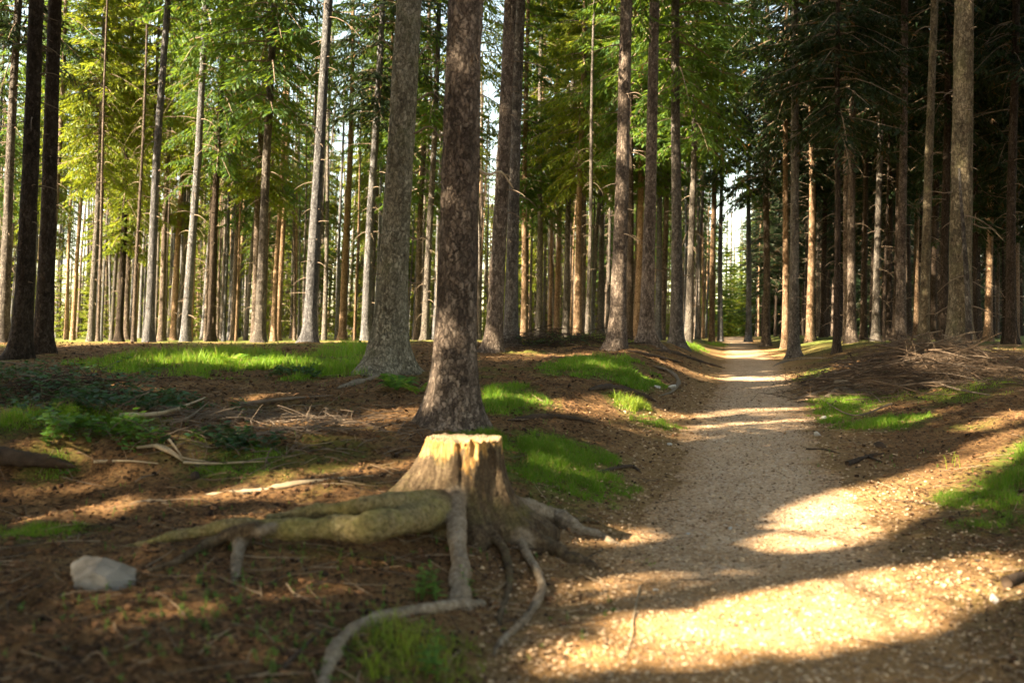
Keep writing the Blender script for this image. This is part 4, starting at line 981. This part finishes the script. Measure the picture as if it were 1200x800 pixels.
npoly = len(rm.polygons); RL = np.empty(len(rm.loops), np.int32); rm.loops.foreach_get('vertex_index', RL); RF = RL.reshape(-1, 4)
deg = np.bincount(RE.ravel(), minlength=nv)[:, None]
istop = (RV[:, 2] > .472)
for _ in range(7):
    acc = np.zeros_like(RV)
    for c in range(3): acc[:, c] = np.bincount(RE[:, 0], RV[RE[:, 1], c], nv) + np.bincount(RE[:, 1], RV[RE[:, 0], c], nv)
    RV = np.where(istop[:, None], RV, RV * .5 + .5 * acc / deg)
fn = np.cross(RV[RF[:, 2]] - RV[RF[:, 0]], RV[RF[:, 3]] - RV[RF[:, 1]]); VN = np.zeros_like(RV)
for q in range(4):
    for c in range(3): VN[:, c] += np.bincount(RF[:, q], fn[:, c], nv)
VN /= np.linalg.norm(VN, axis=1)[:, None] + 1e-12
rad_ = np.hypot(RV[:, 0], RV[:, 1])
bestd = np.full(nv, 9.0); besti = np.zeros(nv, int)
for i_, (P, rA, kind, lab) in enumerate(SROOTS):
    for a0 in range(0, len(P), 2):
        dd = np.linalg.norm(RV - P[a0], axis=1) - rA[a0]; k_ = dd < bestd; bestd[k_] = dd[k_]; besti[k_] = i_
far_ = sstep(.26, .46, rad_); kinds = np.array([q[2] for q in SROOTS])[besti]
lowp = np.where((bestd < .05) & (RV[:, 2] < .33), far_, 0)
front = (besti == 4) & (bestd < .012); lowp = np.where(front, np.maximum(lowp, sstep(.33, .22, RV[:, 2])), lowp)
wm, wp = np.where(kinds == 1, lowp, 0.0), np.where(kinds == 2, lowp, 0.0)
for _ in range(10):
    for arr in (wm, wp):
        arr[:] = .5 * arr + .5 * (np.bincount(RE[:, 0], arr[RE[:, 1]], nv) + np.bincount(RE[:, 1], arr[RE[:, 0]], nv)) / deg[:, 0]
ridge = fbm(np.arctan2(RV[:, 1], RV[:, 0]) * 7, RV[:, 2] * 4, oct=4, seed=91)
nz = .55 * fbm(RV[:, 0] * 14, RV[:, 1] * 14, RV[:, 2] * 14, 3, 92) + .35 * fbm(RV[:, 0] * 45, RV[:, 1] * 45, RV[:, 2] * 45, 3, 93)
disp = np.where(istop, .0015 * nz, (1 - lowp) * (.009 * ridge + .005 * nz) + lowp * (.0075 * nz + .004 * fbm(RV[:, 0] * 80, RV[:, 1] * 80, RV[:, 2] * 80, 2, 97)))
RV = RV + VN * disp[:, None]
th_s = np.arctan2(RV[:, 1], RV[:, 0]); RV[:, 2] += np.where(RV[:, 2] > .43, sstep(.10, .18, rad_) * sstep(.43, .475, RV[:, 2]) * (.016 * fbm(np.cos(th_s) * 9, np.sin(th_s) * 9, oct=3, seed=95) - .004), 0) + np.where(istop, .006 * fbm(RV[:, 0] * 30, RV[:, 1] * 30, oct=3, seed=96), 0)
fz = VN[RF].mean(1)[:, 2]; fc = RV[RF].mean(1); fpart = np.where((fc[:, 2] > .455) & (fz > .55), -2, -1)
fr = rad_[RF].max(1); fi = besti[RF[:, 0]]; fd = bestd[RF].max(1)
isroot = ((fr > .40) | ((fi == 4) & (fc[:, 2] < .26) & (fd < .015))) & (fd < .08) & (fpart == -1); fpart = np.where(isroot, fi, fpart)
for pid in [-1, -2] + list(range(len(SROOTS))):
    sel = np.nonzero(fpart == pid)[0]
    if len(sel) < 8: continue
    uq, inv = np.unique(RF[sel].ravel(), return_inverse=True); bb = Buf(); bb.quads(RV[uq], inv.reshape(-1, 4))
    nm = 'stump_body' if pid == -1 else 'cut_face' if pid == -2 else 'root'
    o = link(nm, bb.mesh(nm, M['cut'] if pid == -2 else M['stump'], True, {'mossy': wm[uq], 'pale': wp[uq]}), stump)
    if pid >= 0 and SROOTS[pid][3]: o['label'] = SROOTS[pid][3]

# little weathered stump by the path
g_ = ground(985, 462); st2 = empty('tree_stump', g_, 'little weathered grey stump with thin roots beside the shady verge', 'stump')
b = Buf(); s = np.linspace(0, 1, 10)
b.tube(np.stack([.02 * s, 0 * s, -.1 + .30 * s], -1), .10 * (1 + .8 * np.exp(-s * 4)) * (1 + .1 * np.sin(s * 9)) * np.where(s > .9, .75, 1), 14); link('stump_body', b.mesh('stump_body', M['rootwood']), st2)
for i_, (pts) in enumerate([[(-.05, 0, .1), (-.35, .02, .05), (-.75, -.05, -.02)], [(.05, 0, .1), (.4, -.1, .05), (.8, -.3, .03), (1.1, -.35, -.04)], [(.0, -.05, .08), (.05, -.4, .02), (.0, -.8, -.1)], [(-.03, -.03, .08), (-.3, -.35, .02), (-.7, -.5, -.08)]]):
    P = [np.array(q, float) for q in pts]
    for q in P[1:]: q[2] += H1(g_[0] + q[0], g_[1] + q[1]) - g_[2]
    wtube('root', P, np.linspace(.05, .015, len(P)), M['rootwood'], st2, g_, 10, 60 + i_, 30)

# ------------------------------------------------------------------ stones
def stone(u, v, size, label, mat, seed, flat=.65, name='stone', group=None, tilt=(0, 0, 0), planes=None):
    rng = np.random.default_rng(seed); n1, n2 = 72, 48
    th, ph = np.meshgrid(np.arange(n1) * 2 * np.pi / n1, np.linspace(0, np.pi, n2))
    D = np.stack([np.cos(th) * np.sin(ph), np.sin(th) * np.sin(ph), np.cos(ph)], -1)
    # angular: cut by random planes
    r = np.full(th.shape, 1.0)
    for _ in range(13):
        nrm = rng.normal(0, 1, 3); nrm /= np.linalg.norm(nrm); h = rng.uniform(.45, .78); c = D @ nrm; r = np.where(c > .05, np.minimum(r, h / np.maximum(c, .05)), r)
    if planes:
        r = np.full(th.shape, 1.15)
        for nx_, ny_, nz_, h in planes:
            nrm = np.array([nx_, ny_, nz_]); nrm = nrm / np.linalg.norm(nrm); c = D @ nrm; r = np.where(c > .05, np.minimum(r, h / np.maximum(c, .05)), r)
    r = r * (1 + .03 * fbm(D[..., 0] * 5, D[..., 1] * 5, D[..., 2] * 5, 3, seed))
    V = D * r[..., None] * np.array([1.15, .85, flat]) * size
    p = ground(u, v); b = Buf(); i = np.arange(n2 - 1)[:, None] * n1; j = np.arange(n1)[None]; k = (j + 1) % n1
    b.quads(V, np.stack([i + j, i + n1 + j, i + n1 + k, i + k], -1).reshape(-1, 4))
    o = link(name, b.mesh(name, mat, False), None, p + np.array([0, 0, size * flat * .35])); o.rotation_euler = (rng.normal(0, .2) + tilt[0], rng.normal(0, .2) + tilt[1], rng.uniform(0, 6.28) + tilt[2]) if not planes else tilt; tag(o, label, 'stone', group); return o
stone(121, 684, .130, 'big angular light grey stone lying on the litter beside the long root', M['stone'], 8, .78, tilt=(0, .12, .1), planes=[(-.55, -.35, .75, .62), (.75, -.5, .4, .60), (-.95, -.3, -.1, .85), (.05, -1, .15, .78), (.25, .5, .85, .62), (1, .25, 0, .88), (.35, -.55, .8, .60), (-.1, 1, .1, .8), (0, 0, 1, .80)])
for i_, (u, v, s, lab) in enumerate([(966, 492, .055, 'pale round stone at the path edge next to the grass strip'), (958, 511, .05, 'white flat stone below the pale round one on the verge'), (1032, 524, .06, 'white stone above the forked dark stick'),
      (1166, 705, .035, 'white stone in the sunny corner of the path'), (1147, 658, .026, 'small white stone at the shadow edge near the dark grass bank'), (856, 621, .022, 'small pale stone in the middle of the path'), (806, 627, .018, 'white pebble on the trampled path edge'),
      (785, 522, .035, 'pale stone below the small grass clump'), (786, 455, .07, 'light stone in the rooty bank'), (770, 455, .06, 'whitish stone at the tip of the pale bank root'), (769, 693, .02, 'tiny white pebble in the sandy margin'), (1008, 660, .022, 'brown pebble at the lower rim of the sunny strip'), (992, 641, .020, 'reddish pebble in the sunny strip'), (228, 560, .045, 'dark round stone beyond the yellowed root')]):
    stone(u, v, s, lab, M['stone_w'] if 'dark' not in lab and 'brown' not in lab and 'red' not in lab else M['wood_dark'], 20 + i_)

# ------------------------------------------------------------------ sticks, surface roots, brush
def stick(pts, rad, label, mat, name='fallen_branch', cat='branch', lift=.012, seed=0, forks=2, amp=.12):
    P = [ground(u, v) + [0, 0, lift] for u, v in pts]; base = P[0].copy()
    rt = None; rel_ = [q - base for q in P]
    rng = np.random.default_rng(seed + 900)
    o = wtube(name, rel_, rad * np.interp(np.linspace(0, 1, 9), [0, .12, .3, .85, 1], [.25, .8, 1, .6, .12]) if cat != 'branch' else np.linspace(rad, rad * .35, 5), mat, None, base, 12, seed, 56, .8 if cat != 'branch' else 1.0, None, .32 if cat != 'branch' else .2)
    o.location = base; tag(o, label, cat)
    return o
PW, RW, DW, TW = M['palewood'], M['rootwood'], M['wood_dark'], M['twig']
stick([(140, 492), (175, 490), (205, 484), (240, 470)], .022, 'pale slanting branch behind the end of the ledge', PW, seed=1, lift=.03)
stick([(200, 505), (222, 496), (245, 478)], .012, 'thin dark branch crossing the pale slanting one', TW, seed=2, lift=.05)
stick([(160, 528), (190, 528), (212, 540), (245, 546)], .012, 'thin cream stick bent towards the dusty shrub', PW, seed=3, lift=.025)
stick([(182, 527), (200, 536), (214, 545)], .016, 'short split cream stick in the heap of sticks', PW, seed=4, lift=.03)
stick([(198, 526), (206, 536), (213, 546)], .010, 'shortest cream stick leaning in the heap of sticks', PW, seed=5, lift=.06)
stick([(215, 545), (245, 547), (280, 546), (310, 544)], .010, 'long straight cream stick lying level', PW, seed=6, lift=.02)
stick([(110, 545), (150, 544), (185, 548)], .010, 'low cream stick near the ledge foot', PW, seed=7, lift=.02)
stick([(240, 580), (300, 576), (360, 566), (480, 556)], .030, 'half buried yellowish log strip behind the long mossy root', PW, 'surface_root', 'root', seed=8, lift=.0)
stick([(150, 592), (185, 588), (210, 596)], .025, 'short grey root lump behind the big stone', RW, 'surface_root', 'root', seed=9, lift=.0)
stick([(330, 790), (352, 766), (378, 742)], .011, 'dark stick pointing at the curling root', DW, seed=10)
stick([(595, 494), (640, 490), (672, 492), (700, 499)], .035, 'dark gnarled root crossing the ground behind the lush grass', DW, 'surface_root', 'root', seed=11, lift=.01)
stick([(690, 458), (715, 455), (745, 462), (770, 472)], .06, 'black half buried log below the grass mound', DW, 'fallen_log', 'log', seed=12, lift=.01)
stick([(765, 430), (785, 437), (795, 447), (788, 460), (772, 466)], .035, 'curved pale root hooking round on the bank', RW, 'surface_root', 'root', seed=13, lift=.02)
stick([(765, 411), (790, 414), (820, 424), (850, 432)], .055, 'long dark root running from the reddish trunk to the path', DW, 'surface_root', 'root', seed=14, lift=.01)
stick([(735, 412), (765, 418), (800, 426)], .045, 'second dark root under the reddish trunk', DW, 'surface_root', 'root', seed=15, lift=.01)
stick([(993, 546), (1010, 540), (1022, 536), (1036, 534)], .022, 'forked dark stick lying by the verge of the path', DW, seed=16, lift=.02)
stick([(1015, 536), (1026, 541), (1034, 544)], .014, 'short side piece of dark wood beside the forked stick', DW, seed=17, lift=.02)
stick([(945, 528), (965, 528), (985, 533)], .010, 'thin dark twig across the path edge', DW, seed=18)
stick([(1180, 690), (1200, 682), (1225, 676)], .03, 'blurred dark branch end poking in by the sunny corner', DW, seed=19, lift=.03)
stick([(750, 690), (742, 730), (738, 760), (715, 800)], .004, 'thin curved twig lying on the sandy margin', PW, seed=20)
stick([(905, 430), (920, 424), (950, 420), (985, 420)], .05, 'low root spreading from the grey trunk onto the path', RW, 'surface_root', 'root', seed=21, lift=.0)
stick([(936, 450), (960, 444), (985, 446)], .03, 'thin root lying across the verge above the little stump', DW, 'surface_root', 'root', seed=22, lift=.01)
stick([(1045, 478), (1000, 492), (960, 470)], .0101, 'thin bare stick sloping over the grass strip', TW, seed=23, lift=.05)
stick([(1030, 440), (1080, 448), (1120, 462), (1160, 470)], .02, 'long bare branch trailing down from the twig pile', TW, seed=24, lift=.06)
stick([(1165, 418), (1185, 424), (1210, 421)], .06, 'rotting log at the foot of the dark wood', DW, 'fallen_log', 'log', seed=25, lift=.02)
stick([(690, 560), (715, 552), (740, 548), (752, 556)], .02, 'dark root poking from the lush grass towards the path', DW, 'surface_root', 'root', seed=26, lift=.01)
stick([(280, 476), (330, 470), (390, 466)], .02, 'grey stick in the shade before the mossy leaning trunk', TW, seed=27, lift=.02)
stick([(300, 512), (345, 505), (385, 500)], .014, 'brown stick on the sunlit orange litter', TW, seed=28, lift=.02)
stick([(395, 455), (425, 447), (445, 441)], .05, 'grey root running out from the mossy leaning trunk', RW, 'surface_root', 'root', seed=29, lift=.0)

stick([(-60, 556), (0, 551), (50, 552), (88, 560)], .07, 'overhanging turf edge of the cut away ledge, undercut shade in its dark colour', DW, 'turf_edge', 'turf edge', seed=31, lift=.07)  # dark log as turf lip; its blackness stands in for undercut shade
def brush(name, u, v, rx, ry, hz, n, label, seed, mat, l0, l1):
    rng = np.random.default_rng(seed); p = ground(u, v); b = Buf()
    for _ in range(n):
        x, y = rng.normal(0, rx * .5), rng.normal(0, ry * .5); z0 = H1(p[0] + x, p[1] + y) - p[2]
        top = hz * (.6 + .8 * rng.random()) * math.exp(-(x / rx) ** 2 - (y / ry) ** 2); z = z0 + rng.random() * top + .01
        l = l0 + (l1 - l0) * rng.random() ** 1.6; a = rng.uniform(0, 6.28); el = rng.normal(0, .22); s = np.linspace(-.5, .5, 6); c = rng.normal(0, .25)
        P = np.stack([x + l * s * math.cos(a) - c * l * s * s * math.sin(a), y + l * s * math.sin(a) + c * l * s * s * math.cos(a), z + l * s * math.sin(el) - .25 * l * s * s], -1)
        zg = height(P[:, 0] + p[0], P[:, 1] + p[1]) - p[2]; P[:, 2] = np.maximum(P[:, 2], zg + .004)
        b.tube(P, np.linspace(.0026 + .005 * l, .0015, 6), 4, int(rng.random() < .16), False)
        if l > .5:
            for q in range(4):
                i_ = int(rng.integers(1, 6)); e = P[i_] + rng.normal(0, .13, 3) * l; e[2] = max(e[2], zg.min() + .01); b.tube([P[i_], (P[i_] + e) / 2, e], [.0035, .003, .0015], 3, 0, False)
    o = link(name, b.mesh(name, [mat, M['twig']]), None, p); tag(o, label, 'brush pile', None, 'stuff' if hz < .1 else None)
brush('brush_pile', 1062, 440, 1.25, 1.6, .34, 1000, 'sprawling pile of bare brown twigs before the dark wood', 71, M['brush'], .25, 1.6)
brush('brush_pile', 648, 403, 1.5, .8, .20, 260, 'low brush heap of dead branches below the glowing trunk', 72, DW, .25, 1.5)
brush('brush_pile', 60, 470, .7, .5, .25, 200, 'dark tangle of dead twigs under the thick black trunks', 73, DW, .15, .8)
brush('brush_pile', 1160, 430, 1.1, .9, .15, 240, 'thin scatter of dead twigs round the foot of the beige trunk', 74, M['brush'], .2, 1.0)
brush('twig_scatter', 320, 500, 1.3, 1.2, .05, 380, 'flat scatter of fine twigs between the ledge and the big trunks', 75, TW, .1, .6)

# ------------------------------------------------------------------ far wood closing the view
rngw = np.random.default_rng(81); b = Buf()
ENDS = [(836, 92, .8), (843, 104, .95), (855, 112, .62), (866, 118, .85), (873, 108, 1.0), (880, 96, .75), (888, 90, .9), (859, 126, .7), (850, 122, .7), (868, 124, .65)]
for k in range(330):
    u = rngw.uniform(-260, 1460); d = rngw.uniform(76, 128); x = (u - 600) / F * d
    if abs(x - path_x(d)) < 2.2 and d < 92 and k < 320: continue
    end = k >= 320
    if end: u, d, ehz = ENDS[k - 320]; x = (u - 600) / F * d
    right = u > 850 and not end
    if not right and not end and (k < 150 and (rngw.random() < .3 or 60 < u < 112 or 380 < u < 420) or 830 < u < 885): continue
    if right and u < 886: continue
    short = k >= 150 and not right and not end
    z = H1(x, d); low = right or end or short or rngw.random() < .45; V, wood, L = CROWNS[3 if low else int(rngw.choice([1, 3, 4]))]
    sel = rngw.random(len(V)) < .42; a = rngw.uniform(0, 6.28); ca, sa = math.cos(a), math.sin(a); W = V[sel].reshape(-1, 3)
    s = rngw.uniform(.9, 1.25); hz = (rngw.uniform(.3, .6) if short else rngw.uniform(.75, 1.1)) if not end else ehz; grow = 1.35
    ctr = V[sel].mean(1)[:, None]; W = (ctr + (V[sel] - ctr) * 1.5).reshape(-1, 3)
    zsc = hz * (1.0 if right or rngw.random() < .5 else .85)
    Q = np.stack([(W[:, 0] * ca - W[:, 1] * sa) * s * grow + x + W[:, 2] * .02, (W[:, 0] * sa + W[:, 1] * ca) * s * grow + d, (W[:, 2] - (3.3 if low else 1.6)) * zsc + z], -1)
    b.quads(Q, np.arange(len(Q)).reshape(-1, 4), 1 if right else (0 if k % 2 or not end else 3))
    th_ = np.linspace(0, 1, 6); b.tube(np.stack([x + .3 * th_, d + 0 * th_, z - .3 + 18 * th_], -1), np.linspace(.16, .05, 6), 6, 2, False)
tag(link('distant_wood', b.mesh('distant_wood', [M['spruce_lit'], M['spruce_shaded'], M['bark_grey'], M['spruce']], False)), 'far off wood closing the view behind the stand', None, None, 'stuff')

tb = Buf()
for k in range(640):
    u = rngw.uniform(-40, 1240) if k < 420 else rngw.uniform(-20, 840); d = rngw.uniform(44, 100); x = (u - 600) / F * d
    if abs(x - path_x(d)) < 1.6 or (u > 900 and rngw.random() < .3) or trunk_blocks(x, d, 10): continue
    z = H1(x, d); hgt_ = rngw.uniform(9, 16); sl_ = lean_of(u) + rngw.normal(0, .022); s_ = np.linspace(0, 1, 10); rr_ = rngw.uniform(.05, .115)
    wv = .08 * np.sin(s_ * 6 + rngw.uniform(0, 6)) * s_
    tb.tube(np.stack([x + sl_ * hgt_ * s_ + wv, d + 0 * s_, z - .3 + hgt_ * s_], -1), rr_ * (1.12 - .7 * s_) * (1 + .35 * np.exp(-s_ * 25)), 7, int(rngw.choice([0, 1, 2, 4], p=[.4, .2, .15, .25])) if u < 890 else 5, False)
    for q in range(9):
        zz_ = rngw.uniform(1.5, hgt_ * .9); a = rngw.uniform(0, 6.28); l = rngw.uniform(.2, .9); e = np.linspace(0, 1, 3)
        tb.tube(np.stack([x + sl_ * zz_ + l * e * np.cos(a), d + l * e * np.sin(a), z + zz_ - .45 * l * e ** 2], -1), [.014, .01, .004], 3, 3, False)
tag(link('distant_trunks', tb.mesh('distant_trunks', [M['bark_grey'], M['bark_warm'], M['bark_red'], M['twig'], M['bark_pale'], M['bark_dark']])), 'countless thin bare trunks far back in the stand', None, None, 'stuff')

# ------------------------------------------------------------------ light, sky, camera
w = bpy.data.worlds.new('World'); scene.world = w; w.use_nodes = True
nt = w.node_tree; bg = nt.nodes['Background']
sk = nt.nodes.new('ShaderNodeTexSky'); sk.sky_type = 'NISHITA'; sk.sun_disc = False; sk.sun_elevation = EL; sk.sun_rotation = math.atan2(SUN[0], SUN[1]); sk.altitude = 400; sk.dust_density = 1.5
tn = nt.nodes.new('ShaderNodeMix'); tn.data_type = 'RGBA'; tn.blend_type = 'MULTIPLY'; tn.inputs[0].default_value = 1; tn.inputs[7].default_value = (1.22, 1.0, .72, 1)
nt.links.new(sk.outputs[0], tn.inputs[6]); nt.links.new(tn.outputs[2], bg.inputs[0]); bg.inputs[1].default_value = .075
sl = bpy.data.lights.new('sun', 'SUN'); sl.energy = 5.0; sl.angle = math.radians(.53); sl.color = (1.0, .83, .57)
so = bpy.data.objects.new('sun', sl); COL.objects.link(so); so.location = (-40, -25, 40)
so.rotation_euler = Vector(SUN).to_track_quat('Z', 'Y').to_euler()
cam = bpy.data.cameras.new('camera'); cam.lens = 35; cam.sensor_width = 36; cam.clip_end = 2000; cam.clip_start = .05
co = bpy.data.objects.new('camera', cam); COL.objects.link(co); co.location = (0, 0, 0)
co.rotation_euler = (math.radians(90) - math.atan((400 - V0) / F), 0, 0)
cam.dof.use_dof = True; cam.dof.focus_distance = 15.0; cam.dof.aperture_fstop = .035 / .019
scene.camera = co
vs = scene.view_settings; vs.view_transform = 'Standard'; vs.look = 'None'; vs.exposure = 3.15; vs.gamma = 1; vs.use_curve_mapping = False
cy = scene.cycles; cy.max_bounces = 7; cy.diffuse_bounces = 4; cy.glossy_bounces = 2; cy.transmission_bounces = 4; cy.transparent_max_bounces = 4
cy.use_denoising = True; cy.sample_clamp_indirect = 6
try: cy.denoiser = 'OPENIMAGEDENOISE'; cy.denoising_input_passes = 'RGB_ALBEDO_NORMAL'; cy.denoising_prefilter = 'ACCURATE'
except Exception as e: print('denoise', e)
cy.use_adaptive_sampling = True; cy.adaptive_threshold = .02
print('SCRIPT', round(time.time() - T0, 1), 'pruned', PRUNED, 'trees', len(TREES), 'shade', n_sh)
